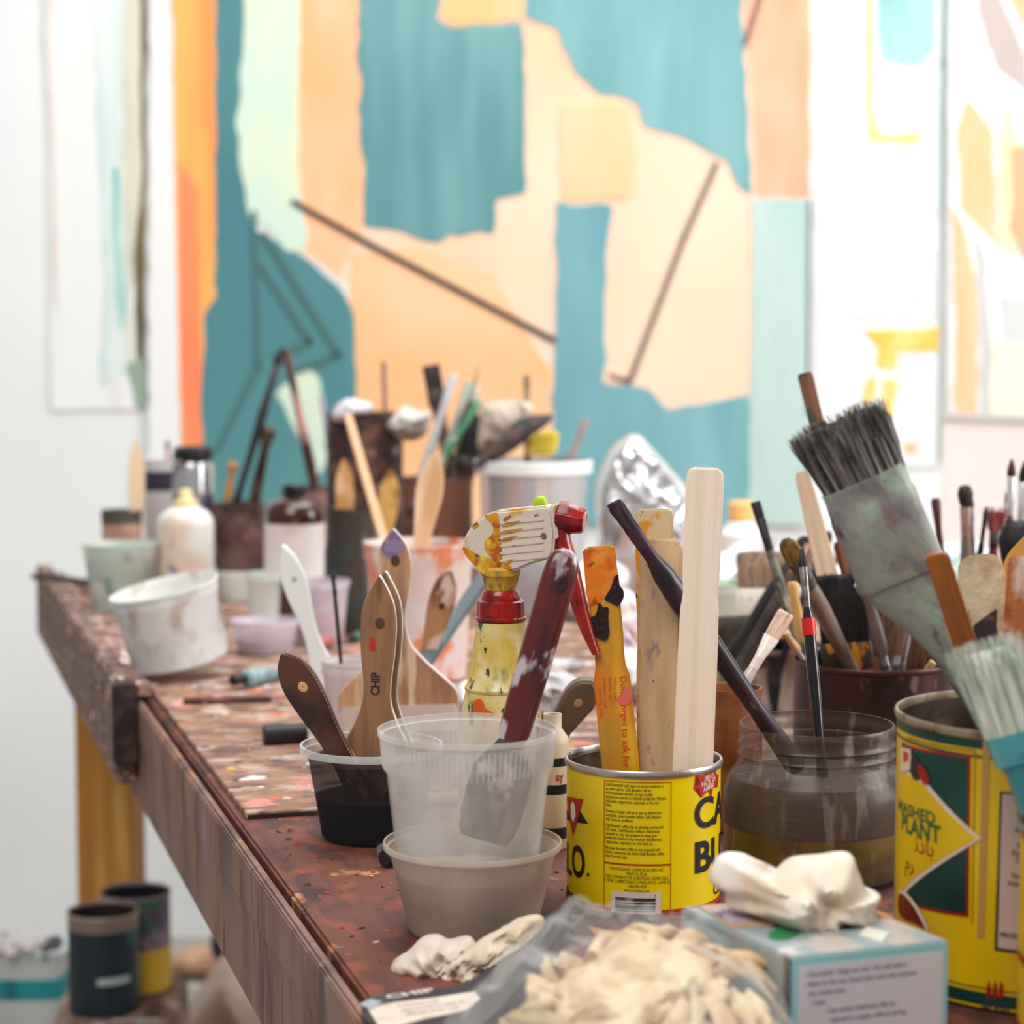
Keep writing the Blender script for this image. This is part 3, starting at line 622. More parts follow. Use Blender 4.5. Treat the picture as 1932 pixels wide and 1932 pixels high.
for v in [g for g in ex['geom'] if isinstance(g, bmesh.types.BMVert)]: v.co.y -= 0.0012 + 0.0006 * noise.noise(v.co * 400)
for v in bm.verts: v.co.y -= 0.0030
from_bm('black_blot', bm, M('black_impasto', (38, 24, 24), 0.35, bump=0.6, bscale=(300, 300, 300)), o_t, smooth=False)
bm = bmesh.new()
bm_join(bm, text_bm("Don't forget to ask for", 0.0062, sx=1.05, bold=0.0001), o_uv(1170, 1275), -math.pi / 2 - 0.06)
for k_, (tx, px_, py_) in enumerate((("rollers, trays", 1158, 1277), ("brushes, tape", 1148, 1277), ("sandpaper, caulk", 1138, 1279), ("and drop cloths", 1130, 1300))): bm_join(bm, text_bm(tx, 0.0030, sx=1.0), o_uv(px_, py_), -math.pi / 2 - 0.06)
for v in bm.verts: v.co.y -= 0.0033
ow = flat_bm([o_uv(a, b) for a, b in ((1099, 1040), (1128, 1035), (1158, 1033), (1166, 1080), (1170, 1108), (1160, 1120), (1150, 1112), (1142, 1128), (1130, 1140), (1122, 1126), (1112, 1146), (1106, 1120))])
for v in ow.verts: v.co.y -= .00315
from_bm('orange_wash', ow, M('orange_wash', (226, 120, 24), .45, layers=[((206, 84, 20), (70, 70, 50), .46, .62, 4), ((234, 150, 50), (60, 60, 60), .56, .68), ((120, 66, 28), (110, 110, 90), .64, .7)]), o_t, smooth=False)
bp = flat_bm([tuple(v) for v in smooth_poly([o_uv(a, b) for a, b in ((1164, 1318), (1174, 1308), (1182, 1296), (1190, 1310), (1188, 1326), (1172, 1330))], 3)])
for v in bp.verts: v.co.y -= .0036
from_bm('pink_dab', bp, S(226, 110, 96, .5), o_t, smooth=False)
from_bm('red_print', bm, S(222, 86, 20, 0.6), o_t, smooth=False)
m_beige = M('stained_beige_pine', (198, 168, 130), 0.6, layers=[((176, 142, 110), (60, 60, 10), 0.45, 0.62, 4), ((216, 190, 150), (30, 30, 8), 0.55, 0.7), ((150, 120, 120), (90, 90, 40), 0.62, 0.68), ((50, 40, 44), (170, 170, 120), 0.685, 0.71, 4)])
paddle('beige stained stir stick with ink specks, between the orange and the clean sticks', (1243, 1650, YC + 0.012), (1246, 1017, YC + 0.018),
       [(0, .0136), (0.42, .0138), (0.57, .0138), (0.60, .0132), (0.63, .0124), (0.70, .0126), (0.8, .0132), (0.975, .0138), (0.985, .0132), (1, .0120)], 0.006, m_beige)
paddle('short-topped stick with ochre and black smears rising behind the beige stick', (1240, 1640, YC + 0.03), (1234, 960, YC + 0.035),
       [(0, .0125), (0.55, .0125), (0.62, .0118), (0.7, .0118), (0.75, .0124), (0.975, .0126), (0.99, .012), (1, .0105)], 0.006,
       M('ochre_smeared_pine', (204, 182, 146), 0.5, layers=[((206, 140, 30), (50, 50, 40), 0.56, 0.62, 4), ((60, 46, 40), (90, 90, 80), 0.6, 0.64, 4)]))

# ------------------------------------------------------------ stacked deli tubs with the red brush
YU = 1.286
lowt, R_, B_, H_ = tub('lower clouded deli tub, its rim halfway up the front stack', 892, YU, 1586, 171, 124, m_cloud, band=0.006, rib=0)
inside(lowt, 'murky_water', [(B_ - 0.0016, 0.0022), (B_ - 0.001, 0.010)], M('murky_water', (190, 170, 96), 0.2, alpha=0.75), 48)
uz = at(888, YU).z + 0.030
upt, R_, B_, H_ = tub('upper frosted deli tub with a ribbed band, nested in the clouded tub', 883, YU, 1374, 172, 132, m_frost, band=0.0245, rib=96, z=uz)
inside(upt, 'milky_residue', [(B_ - 0.0015, 0.0016), (B_ + 0.0002, 0.006)], M('milky_residue', (214, 204, 184), 0.4, alpha=0.85), 48)
m_redw = M('red_lacquered_wood', (92, 30, 24), 0.28, coat=0.5, layers=[((38, 20, 26), (60, 30, 12), 0.46, 0.58, 4), ((150, 60, 30), (60, 60, 14), 0.6, 0.68, 4), ((184, 172, 180), (70, 70, 30), 0.565, 0.62, 6), ((40, 30, 46), (50, 50, 16), 0.60, 0.66, 4)], bump=0.3, bscale=(160, 160, 90))
m_, L_ = frame((912, 1585, YU - 0.004), (1070, 1036, YU + 0.012))
t = thing('paint_brush', 'red lacquered brush with paint-flecked handle standing in the upper frosted tub', 'brush', mat=m_)
MB().loft([(L_ * .33, .0074, .0062), (L_ * .37, .0098, .0064), (L_ * .45, .0102, .0066), (L_ * .60, .0106, .007), (L_ * .78, .0108, .0072), (L_ * .90, .0108, .0070), (L_ * .955, .0100, .0062), (L_ * .985, .0074, .0046), (L_, .0028, .002)], 20, 2.6).build('handle', m_redw, t)
k = MB().lathe([(0.0003, 0), (0.0030, 0), (0.0033, 0.0006), (0.0026, 0.0009), (0.0003, 0.0002)], 18, close=False, sy=1.7).build('hang_hole', S(36, 18, 18, 0.6), t)
k.location = (0.0030, -0.0069, L_ * .885); k.rotation_euler = (math.pi / 2, 0, 0)
MB().loft([(L_ * .14, .0190, .0072), (L_ * .24, .0186, .0074), (L_ * .27, .0150, .0070), (L_ * .34, .0078, .0062)], 24, 3).build('ferrule', M('smeared_ferrule', (70, 48, 56), 0.5, metal=0.1, layers=[((190, 176, 170), 70, 0.5, 0.6, 4), ((70, 50, 60), 60, 0.55, 0.62, 4)]), t)
mb = MB().loft([(0.0, .0150, .003), (L_ * .08, .0190, .006), (L_ * .15, .0185, .0066)], 22, 3); strands(mb, L_ * .15, 0.0, .017, .006, .0175, .003, 160, 5, 0.2, 0.0005, 3)
mb.build('bristles', M('caked_bristle', (40, 32, 38), 0.6, layers=[((140, 122, 112), (90, 90, 30), 0.5, 0.6, 4)]), t, angle=70)

# ------------------------------------------------------------ dark tub with two chip brushes
YD = 1.533
dt, R_, B_, H_ = tub('short clear tub of black wash with brushes, left of the stacked tubs', 702, YD, 1404, 136, 104, m_clear, band=0.004, rib=0)
inside(dt, 'black_wash', [(B_ - 0.0030, 0.0026), (B_ + (R_ * .955 - B_) * .45 - 0.0030, H_ * .45)], M('black_wash', (12, 12, 18), 0.5, ior=1.12), 48)
inside(dt, 'dried_film', [(B_ + (R_ * .955 - B_) * .46 - 0.0028, H_ * .46), (R_ * .945 - 0.0030, H_ * .86)], M('dried_film', (40, 31, 34), 0.6, alpha=0.7, ior=1.12), 48)
m_dkwood = M('varnished_brown', (92, 58, 44), 0.35, coat=0.3, layers=[((54, 34, 32), (40, 40, 14), 0.45, 0.6, 4), ((156, 112, 80), (80, 80, 30), 0.64, 0.7, 4)])
beaver('dark brown flat brush handle with pale hang hole leaning out of the black tub', (712, 1545, YD - 0.012), (533, 1230, YD - 0.03), [(0, .0125), (.15, .0118), (.32, .0085), (.5, .0088), (.68, .0118), (.82, .0128), (.93, .0092), (1, .0012)], .010, m_dkwood, (0.001, .80, .0032), hole_m=S(212, 170, 110, 0.5))
m_kraft = M('kraft_wood', (150, 112, 82), 0.55, layers=[((126, 90, 64), (140, 140, 12), 0.42, 0.62, 3), ((96, 66, 50), (50, 50, 10), 0.6, 0.7, 4)])
m_white = M('white_paint', (228, 226, 224), 0.4); m_teal = M('teal_edge', (60, 150, 150), 0.4, layers=[((210, 230, 228), (40, 40, 18), 0.42, 0.56)])  # the white edge paint also stands in for rim light
t, mm, LL = beaver('kraft-brown chip brush with stamped handle and white edge in the black tub', (706, 1530, YD + 0.006), (716, 1086, YD + 0.004), [(0, .024), (.26, .0235), (.36, .0165), (.46, .0104), (.56, .0100), (.68, .0122), (.80, .0128), (.88, .0108), (.95, .0056), (1, .0006)], .012, m_kraft, (0.0012, .805, .0034), edge=m_white, hole_m=S(84, 58, 44, 0.7))
bm = bmesh.new(); bm_join(bm, text_bm("CHIP", 0.0090, sx=.85, bold=.0003), (0.0018, LL * .50), math.pi / 2)
for v in bm.verts: v.co.y -= .0062
from_bm('stamped_print', bm, S(46, 34, 30, 0.7), t, smooth=False)
bm = flat_bm([(-.0058, LL * .685), (-.0010, LL * .69), (-.0026, LL * .735), (-.0056, LL * .75)])
for v in bm.verts: v.co.y -= .0062
from_bm('red_dab', bm, S(196, 40, 44, 0.5), t, smooth=False)
beaver('teal-edged chip brush tucked directly behind the kraft-brown one', (716, 1530, YD + 0.022), (727, 1078, YD + 0.020), [(0, .024), (.26, .0238), (.36, .0172), (.46, .0112), (.56, .0106), (.68, .0128), (.80, .0132), (.88, .0112), (.95, .0058), (1, .0006)], .011, m_kraft, edge=m_teal)

# ------------------------------------------------------------ spray bottle
YB = 1.388
sb = thing('spray_bottle', 'paint-splashed trigger spray bottle with red collar and red nozzle', 'spray bottle', at(945, YB), -0.25); FOOT.append((at(945, YB), .03))
kb = mpp(YB); zb0 = sb.location.z
hb = lambda py: hz(py, YB) - zb0
bx = lambda px: (px - 945) * kb / math.cos(.25)
m_bot = M('splashed_bottle', (216, 200, 140), 0.34, coat=.2, layers=[((206, 176, 70), (40, 40, 26), 0.46, 0.6, 4), ((228, 216, 180), (30, 30, 30), 0.55, 0.66), ((92, 106, 66), (60, 60, 26), 0.57, 0.65, 5), ((60, 76, 62), (110, 110, 60), 0.60, 0.65, 5), ((60, 130, 130), (70, 70, 70), 0.68, 0.72), ((46, 50, 48), (150, 150, 80), 0.63, 0.67, 5)])
pr = [(0.024, 0), (0.0272, 0.003), (0.0278, 0.012), (0.0278, hb(1390)), (0.0266, hb(1345)), (0.0231, hb(1302)), (0.0238, hb(1299)), (0.0238, hb(1295)), (0.0226, hb(1292)), (0.0196, hb(1245)), (0.0172, hb(1205)), (0.0160, hb(1172)), (0.0122, hb(1168))]
MB().lathe([(0.0004, 0)] + pr + [(0.0004, hb(1167))], 48).build('bottle', m_bot, sb)
m_rcap = M('red_plastic', (158, 20, 16), 0.28, coat=0.3, layers=[((104, 14, 18), 60, 0.5, 0.64), ((190, 40, 24), 80, .6, .7)])
MB().lathe([(0.0004, hb(1169)), (0.0166, hb(1169)), (0.0168, hb(1164)), (0.0154, hb(1162)), (0.0152, hb(1134)), (0.0140, hb(1131)), (0.0004, hb(1131))], 64, mod=lambda r, z, j: r * (1.035 if j % 4 < 2 and hb(1163) < z < hb(1132.5) else 1)).build('collar', m_rcap, sb)
MB().lathe([(0.0128, hb(1132)), (0.0130, hb(1128)), (0.0124, hb(1118)), (0.0106, hb(1112)), (0.0004, hb(1111))], 40).build('collar_dome', m_rcap, sb)
m_head = M('dirty_white_plastic', (216, 202, 186), 0.4, layers=[((204, 160, 80), (60, 60, 60), 0.62, 0.68, 4), ((96, 88, 70), (110, 110, 110), 0.67, 0.71)])
m_neck = M('ochre_stained_neck', (206, 164, 60), 0.45, layers=[((84, 84, 50), (90, 90, 60), 0.46, 0.58, 4), ((188, 90, 20), (80, 80, 60), 0.55, 0.63)])
MB().lathe([(0.0098, hb(1116)), (0.0100, hb(1110)), (0.0112, hb(1098)), (0.0122, hb(1086)), (0.0130, hb(1084)), (0.0130, hb(1073)), (0.0120, hb(1070)), (0.0090, hb(1064))], 36).build('neck', m_neck, sb)
hp = [(878, 1040), (881, 1018), (890, 1000), (906, 980), (926, 967), (944, 962), (1040, 950), (1048, 956), (1054, 1000), (1051, 1036), (1044, 1050), (1010, 1060), (984, 1072), (950, 1080), (918, 1082), (906, 1068), (896, 1054)]
hd = .0102
MB().prism([(bx(a), hb(b)) for a, b in hp], -hd, hd).build('head_shell', m_head, sb, 0.0020, 3)
MB().prism([(bx(a), hb(b)) for a, b in ((1042, 950), (1050, 949), (1060, 1010), (1054, 1014))], -hd * .92, hd * .92).build('front_flange', m_head, sb, 0.0008, 2)
for i in range(6):                                   # ribs on the grip panel
    yy = 976 + i * 14
    MB().prism([(bx(950), hb(yy + 6)), (bx(1034), hb(yy - 4)), (bx(1034), hb(yy + 3)), (bx(950), hb(yy + 13))], -hd - .0006, -hd + .0006).build('rib', m_head, sb, 0.0005, 2)
m_spl = M('ochre_splash', (212, 150, 30), .4, layers=[((176, 88, 20), (130, 130, 130), .48, .6, 4), ((226, 190, 60), (110, 110, 110), .58, .68), ((104, 70, 20), (160, 160, 160), .64, .7)])
def splash(poly, mat=m_spl, lift=.0004, sm=3):
    q = smooth_poly([(bx(a), hb(b)) for a, b in poly], sm)
    MB().prism([tuple(v) for v in q], -hd - lift, -hd + .0002).build('paint_splash', mat, sb, smooth=False)
splash([(922, 972), (934, 968), (946, 966), (950, 984), (953, 1020), (955, 1050), (950, 1072), (940, 1054), (926, 1040), (922, 1020), (936, 1006), (938, 990)])
splash([(880, 1032), (896, 1036), (912, 1046), (930, 1050), (950, 1056), (968, 1062), (972, 1070), (950, 1079), (918, 1081), (904, 1066), (890, 1052)])
splash([(899, 990), (908, 984), (911, 990), (902, 996)], m_spl)
m_rust = M('rust_streak', (176, 92, 30), .4, layers=[((204, 140, 50), 130, .5, .62)])
for a, b_, l in ((956, 984, 34), (954, 998, 40), (955, 1012, 30), (958, 974, 14), (960, 1056, 16)): splash([(a, b_ + 2), (a + l * .4, b_ - 2), (a + l, b_ - 5), (a + l * .8, b_ - 1), (a + l * .4, b_ + 4), (a, b_ + 6)], m_rust, .0008)
k = MB().lathe([(0.0003, 0), (0.0018, 0), (0.0020, .0007), (.0012, .0010), (.0003, .0007)], 14, close=False).build('screw_boss', S(110, 100, 96, 0.5), sb); k.location = (bx(1033), -hd - .0001, hb(1006)); k.rotation_euler = (math.pi / 2, 0, 0)
nz_ = MB().lathe([(0.0098, 0), (0.0108, 0.0015), (0.0110, 0.004), (0.0086, 0.0165), (0.0074, 0.0182), (0.0004, 0.0182)], 10).build('nozzle', m_rcap, sb, 0.0006, 2, angle=25)
nz_.location = (bx(1052), 0, hb(972)); nz_.rotation_euler = (0, math.radians(99), 0)
k = MB().lathe([(0.0004, 0), (0.0066, 0), (0.0066, 0.0005), (0.0048, .0007), (.0046, .0002), (.0004, .0002)], 20, close=False).build('nozzle_face', S(206, 150, 140, 0.5), nz_); k.location = (0, 0, 0.0181)
tp_ = [(1060, 985), (1064, 1020), (1076, 1062), (1086, 1110), (1096, 1150), (1110, 1190), (1125, 1228)]
mb = MB(); R = []
for i, (a, b) in enumerate(tp_):
    hw = (14, 15, 16, 16, 15, 12, 8)[i] * kb; d = (7.5, 7.5, 7, 6.5, 6, 5, 3.5)[i] / 1000
    R.append([(bx(a) + hw * math.cos(q), d * math.sin(q), hb(b) + hw * .14 * math.cos(q)) for q in [2 * math.pi * j / 16 for j in range(16)]])
mb.rings(R).build('trigger', m_rcap, sb)
bm = flat_bm([tuple(v) for v in smooth_poly([((a - 945) * kb, hb(b)) for a, b in ((908, 1318), (918, 1308), (930, 1312), (932, 1324), (950, 1332), (946, 1340), (916, 1338), (906, 1330))], 3)])
from_bm('orange_splash', wrap(bm, .0262, step=.003), S(220, 90, 30, .4), sb, smooth=False)
k = pillow('green_paint_blob', [(1006, 955), (1010, 939), (1020, 935), (1030, 940), (1032, 955)], YB, 0.004, S(160, 190, 20, 0.4), amp=0.05); setp(k, 'lime green paint blob stuck on top of the spray bottle head', 'paint blob')

# ------------------------------------------------------------ clear screw jar with brush water
YJ = 1.425
kj = mpp(YJ); jb = at(1538, YJ); hj = lambda py: hz(py, YJ) - jb.z
RJ, RN = 178 * kj, 147 * kj
m_jar = M('smeared_jar', (92, 78, 72), 0.22, alpha=0.26, layers=[((186, 172, 176), (90, 90, 20), 0.57, 0.68, 6)])
jar = vessel('screw_jar', 'wide clear screw jar half full of olive brush water behind the glove box', 'jar', 1538, YJ,
    [(RJ * .9, 0), (RJ * .98, .004), (RJ, .012), (RJ, hj(1520)), (RJ * .985, hj(1488)), (RJ * .93, hj(1460)), (RN * 1.02, hj(1438)), (RN, hj(1432)), (RN, hj(1424)), (RN * 1.025, hj(1420)), (RN, hj(1414)), (RN, hj(1404)), (RN * 1.025, hj(1400)), (RN, hj(1394)), (RN, hj(1382)), (RN * 1.012, hj(1378)), (RN * 1.012, hj(1368)), (RN, hj(1364))], m_jar, 0.0016, 64)
inside(jar, 'olive_water', [(RJ * .88, .0025), (RJ * .965, .008), (RJ * .982, .014), (RJ * .982, hj(1550))], M('olive_water', (136, 112, 20), 0.12, layers=[((84, 66, 20), (18, 18, 30), 0.42, 0.62, 3)]), 56)
inside(jar, 'scum_film', [(RJ * .981, hj(1548)), (RJ * .981, hj(1520)), (RJ * .966, hj(1488)), (RJ * .915, hj(1462))], M('scum_film', (70, 54, 43), 0.5, alpha=0.62, layers=[((130, 116, 114), (90, 90, 16), 0.58, 0.70, 6)]), 56)
brush('plum brush with splayed purple bristles crossing behind the clean stick', (1505, 1450, YJ - 0.014), (1155, 944, YJ - 0.085), h=8.0, bl=24, bw=5.4, bd=4, fl=22, hm=m_plum, fm=M('plum_ferrule', (74, 52, 70), 0.4, metal=0.3), bm=hair('purple_bristle', (84, 62, 74), (40, 28, 42)), shape='flat', n=140, belly=1.05, endw=0.95, rag=0.2)
brush('thin black lacquered brush with a red band standing in the screw jar', (1556, 1500, YJ - 0.01), (1512, 1032, YJ + 0.02), h=4.6, bl=14, bw=3.0, bd=2.6, fl=26, hm=m_blackh, fm=m_ferr, bm=m_hair_dark, shape='round', n=30, band=(0.020, 0.0115, S(206, 34, 30, 0.3)), belly=.9, endw=.95)

# ------------------------------------------------------------ charcoal lump on the table, black stub under it
rag('dark charcoal lump lying between the black tub and the stacked tubs', [(704, 1618), (712, 1596), (728, 1590), (742, 1594), (752, 1618), (750, 1640), (730, 1652), (708, 1640)], 1.475, .009, M('charcoal', (74, 62, 60), 0.8, layers=[((110, 98, 92), 120, 0.5, 0.62)], bump=.5), name='charcoal_lump', cat='charcoal', amp=.25, fs=160)
o = MB().tube([at(724, 1.44) + Vector((0, 0, .006)), at(754, 1.45) + Vector((0, 0, .006))], [.0058, .0052], 12).build('charcoal_stub', m_rubber); setp(o, 'short black charcoal stub on the table under the grey lump', 'charcoal')
# ------------------------------------------------------------ big aubergine tin at the right
YE = 1.19
m_ylab = M('aubergine_label', (216, 178, 0), 0.38, coat=0.15, layers=[((200, 160, 6), 14, 0.45, 0.65), ((176, 140, 60), (9, 9, 9), 0.62, 0.8)])
egg, RE, HE = tin('big yellow and green tin with a white text panel holding large brushes', 1950, YE, 1341, 266, m_ylab, M('rusty_rim', (150, 134, 110), 0.45, metal=0.4, layers=[((96, 74, 58), 50, 0.5, 0.62, 4)]), M('rusty_inside', (58, 38, 32), 0.6, layers=[((112, 84, 60), 30, 0.55, 0.66)]), name='food_tin')
def es(px): return RE * math.asin(max(-0.995, min(0.995, (px - 1950) / 266)))
def E(px, py):
    d = math.sqrt(max(0.0, 1 - ((px - 1950) / 266) ** 2)); return es(px), hz(py, YE - RE * d) - ZT
def eart(name, polys, mat, lift):
    bm = bmesh.new()
    for p_ in polys: bm_join(bm, flat_bm(p_))
    return from_bm(name, wrap(bm, RE + lift, step=.004), mat, egg, smooth=False)
m_gr = M('bottle_green', (8, 58, 50), 0.35, layers=[((6, 40, 36), 20, 0.45, 0.65)]); m_eb = M('label_red', (150, 22, 14), 0.4); m_cream = S(216, 196, 180, 0.5)
W_ = RE * 2.2
zr = HE - 0.0048
def band(name, z0, z1, mat, lift): MB().lathe([(RE + lift, z0), (RE + lift, z1)], 64, close=False).build(name, mat, egg)
band('green_band', zr - .0050, zr, m_gr, .0002); band('green_pinstripe', zr - .0098, zr - .0084, m_gr, .0002); band('foot_stripe', 0.003, 0.010, m_gr, .0002); band('foot_pinstripe', 0.0118, 0.0126, m_gr, .0002)
eart('red_border', [[E(1650, 1395), E(1690, 1406), E(1778, 1427), E(1779, 1732), E(1650, 1692)]], m_eb, .0002)
eart('green_field', [[E(1650, 1400), E(1690, 1411), E(1773, 1431), E(1774, 1725), E(1650, 1687)]], m_gr, .0004)
eart('white_outline', [[E(1655, 1440), E(1712, 1472), E(1796, 1583), E(1692, 1682), E(1655, 1700)]], m_cream, .0006)
eart('yellow_diamond', [[E(1655, 1446), E(1709, 1478), E(1788, 1583), E(1690, 1673), E(1655, 1690)]], m_ylab, .0008)
eart('red_swirl', [smooth_poly([E(1684.5, 1684), E(1692, 1690), E(1704, 1715), E(1716, 1750), E(1700, 1740), E(1684.5, 1720)], 3)], S(104, 20, 16, .4), .0009)
eart('swirl_edge', [smooth_poly([E(1685, 1678), E(1692, 1684), E(1706, 1712), E(1719, 1752), E(1716, 1752), E(1702, 1714), E(1690, 1689), E(1685, 1684)], 2)], m_cream, .0011)
eart('emblem_tag', [[E(1684.6, 1408), E(1694, 1414), E(1695, 1452), E(1684.6, 1456)]], m_cream, .0010)
eart('emblem_ring', [[E(1687, 1416), E(1692, 1420), E(1692, 1436), E(1687, 1438)]], S(190, 60, 50, .5), .0012)
eart('aubergine_print', [smooth_poly([E(1696, 1420), E(1704, 1440), E(1706, 1468), E(1698, 1470), E(1694, 1450)], 3)], S(40, 26, 40, .4), .0012)
eart('pepper_print', [smooth_poly([E(1704, 1440), E(1712, 1452), E(1718, 1474), E(1712, 1480), E(1704, 1462)], 3)], m_eb, .0013)
fr = [(1781, 1418, 1783, 1742)]
eart('brown_pinstripe', [[E(1783, 1418), E(1785, 1418), E(1785, 1744), E(1783, 1744)], [E(1690, 1391), E(1785, 1417), E(1785, 1420), E(1690, 1394)]], S(130, 96, 20, .4), .0003)
eart('faded_seam', [[E(1796, 1392), E(1808, 1393), E(1804, 1770), E(1792, 1770)]], S(176, 134, 70, .45), .00035)
eart('panel_border', [[E(1824, 1494), E(1990, 1502), E(1985, 1806), E(1820, 1794)]], m_gr, .0003)
eart('text_panel', [[E(1828, 1499), E(1986, 1506), E(1981, 1800), E(1825, 1789)]], M('pink_grey_panel', (188, 164, 156), 0.5, layers=[((170, 146, 138), 12, .45, .65)]), .0005)
eart('flames', [smooth_poly([E(a, 1886), E(a - 4, 1872), E(a, 1850), E(a + 4, 1872)], 3) for a in (1812, 1822, 1832)], m_eb, .0006)
def etext(lines, mat, name, lift=.0008):
    bm = bmesh.new()
    for tx, px, py, sz, bo, sx, al in lines:
        s_, z_ = E(px, py); bm_join(bm, text_bm(tx, sz, al, sx=sx, bold=bo), (s_, z_))
    from_bm(name, wrap(bm, RE + lift, step=.004), mat, egg, smooth=False)
d5 = S(66, 48, 60, .5)
etext([("INGREDIENTS:", 1890, 1530, .0038, .00012, .95, 'CENTER'), ("Grilled Eggplant,", 1890, 1545, .0038, 0.00004, .95, 'CENTER'), ("Citric acid, salt,", 1890, 1560, .0038, 0.00004, .95, 'CENTER'), ("Sodium Benzoate", 1890, 1574, .0038, 0.00004, .95, 'CENTER'),
       ("PACKED FOR:", 1890, 1603, .0038, .00012, .95, 'CENTER'), ("Ziyad Brothers, Inc.", 1890, 1617, .0038, 0.00004, .95, 'CENTER'), ("Cicero, IL 60804", 1890, 1631, .0038, 0.00004, .95, 'CENTER'), ("Visit our website at", 1890, 1661, .0038, 0.00004, .95, 'CENTER'), ("http://www.ziyad.com", 1890, 1675, .0038, 0.00004, .95, 'CENTER'),
       ], d5, 'panel_text')
etext([("PRODUCT OF TURKEY", 1890, 1775, .0040, .0001, .95, 'CENTER')], d5, 'origin_text'); etext([(".85 KG)", 1822, 1906, .0056, .00015, .9, 'CENTER')], d5, 'weight_text')
etext([("MASHED", 1727, 1556, .0092, .00025, 1.15, 'RIGHT'), ("PLANT", 1735, 1592, .0135, .0004, .95, 'RIGHT')], S(20, 92, 50, .45), 'green_lettering', .0010)
etext([("\uFEE7\uFEAB\uFE8E\uFE91", 1726, 1618, .0130, .0001, 1.0, 'RIGHT'), ("\uFEE1\uFEAE", 1700, 1646, .0120, .0001, 1.0, 'RIGHT')], m_eb, 'red_script', .0010)

# big stiff brush and its neighbours in the tin
m, L = frame((1905, 1450, YE + 0.02), (1572, 790, YE - 0.005))
t = thing('paint_brush', 'biggest brush, grey-green crusted, its wide bristles highest at the right', 'brush', mat=m)
m_crust = M('crusted_green_grey', (150, 150, 142), 0.7, layers=[((164, 186, 168), (50, 50, 40), 0.54, 0.68, 5), ((128, 120, 126), (60, 60, 40), 0.5, 0.62, 5), ((154, 188, 164), (50, 50, 40), 0.62, 0.72, 5), ((84, 76, 84), (90, 90, 50), 0.62, 0.7, 4), ((140, 116, 116), (44, 44, 30), .64, .7)], bump=.5, bscale=(220, 220, 120))
MB().loft([(0, .0052, .0045), (L * .22, .0062, .0052, -.001), (L * .36, .0082, .006, -.003), (L * .44, .0125, .007, -.005), (L * .52, .0215, .0085, -.0055), (L * .58, .0250, .0095, -.005)], 24, 3).build('handle', m_crust, t, angle=60)
MB().loft([(L * .57, .0254, .0105, -.005), (L * .585, .0258, .011, -.005), (L * .72, .0250, .0115, -.0025), (L * .76, .0256, .012, -.002), (L * .775, .0246, .0112, -.0018), (L * .84, .0244, .0115, 0)], 28, 3.4).build('ferrule', m_crust, t, angle=60)
m_bb = M('stiff_bristle', (104, 96, 92), 0.65, layers=[((40, 34, 34), (330, 330, 10), .42, .56, 3), ((128, 118, 114), (500, 500, 12), .56, .66, 3), ((126, 130, 128), (60, 60, 26), .62, .72, 3)])
mb = MB().loft([(L * .82, .0236, .0105), (L * .88, .0262, .0105, .001), (L * .95, .0282, .0085, .001), (L * .985, .0262, .005, 0), (L * .992, .02, .002, 0)], 26, 3.2)
strands(mb, L * .82, L * 1.015, .0238, .011, .030, .0105, 620, 9, .16, .00055, 3.2)
mb.build('bristles', m_bb, t, angle=70)
mb = MB(); strands(mb, L * .82, L * .955, .0240, .0122, .0262, .0118, 170, 17, .9, .0008, 3.2); mb.build('caked_bristles', m_crust, t, angle=70)
t, mm, LL = paddle('orange-brown varnished flat stick leaning beside the biggest brush', (1905, 1480, YE - .015), (1766, 1044, YE - 0.035), [(0, .0062), (.9, .0064), (.985, .0066, 0), (1, .0058, -.0006)], .0065, M('amber_varnish', (158, 88, 24), .35, coat=.3, layers=[((128, 66, 18), (120, 120, 10), .42, .6, 3), ((190, 112, 40), (50, 50, 8), .56, .68)]), name='flat_stick', cat='stick', bev=.0015)
t, mm, LL = paddle('broad pale spatula crusted with dried beige paint, behind the orange-brown stick', (1895, 1400, YE + .035), (1846, 1046, YE + .045),
    [(0, .010), (.25, .011), (.38, .0136), (.6, .0138), (.7, .0142), (.80, .0140), (.88, .0138), (.95, .0124), (.985, .0095), (1, .005)], .004,
    M('crusted_beige', (190, 164, 132), .65, layers=[((214, 196, 166), (60, 60, 40), .5, .62, 5), ((120, 92, 78), (70, 70, 60), .60, .68, 5), ((226, 222, 224), (26, 26, 40), .66, .72)], bump=.8, bscale=(160, 160, 160)), name='spatula', cat='spatula', bev=.0014)
beaver('yellow wooden knife handle with a pointed tip at the right edge', (1885, 1390, YE + .05), (1927, 1010, YE + .055), [(0, .006), (.3, .007), (.5, .0092, -.001), (.72, .0098, -.001), (.88, .0072, 0), (.96, .0035, .002), (1, .0006, .003)], .009, M('honey_wood', (206, 150, 70), .4, coat=.2, layers=[((184, 110, 36), (40, 40, 20), .5, .64)]), name='palette_knife')
t, mm, LL = paddle('rust and white scraped scraper blade at the far right edge', (1918, 1420, YE + .025), (1945, 1050, YE + .03), [(0, .008), (.3, .011), (.6, .0125), (.97, .0128), (1, .0105)], .004, M('rust_scraped', (176, 98, 52), .55, layers=[((216, 196, 182), (50, 50, 20), .46, .56, 5), ((140, 60, 30), (60, 60, 40), .56, .64)], bump=.4), name='scraper', cat='scraper')
t, mm, LL = paddle('dark pointed metal blade tip between the spatula and the white-bristled brush', (1858, 1400, YE + .004), (1868, 1148, YE + .008), [(0, .004), (.5, .0046, -.001), (.8, .0068, -.002), (.87, .0064, -.0024), (1, .0004, .0036)], .002, M('dark_blade', (62, 46, 46), .45, metal=.3, layers=[((120, 100, 92), 90, .56, .66)]), name='palette_knife', cat='knife', bev=.0004)
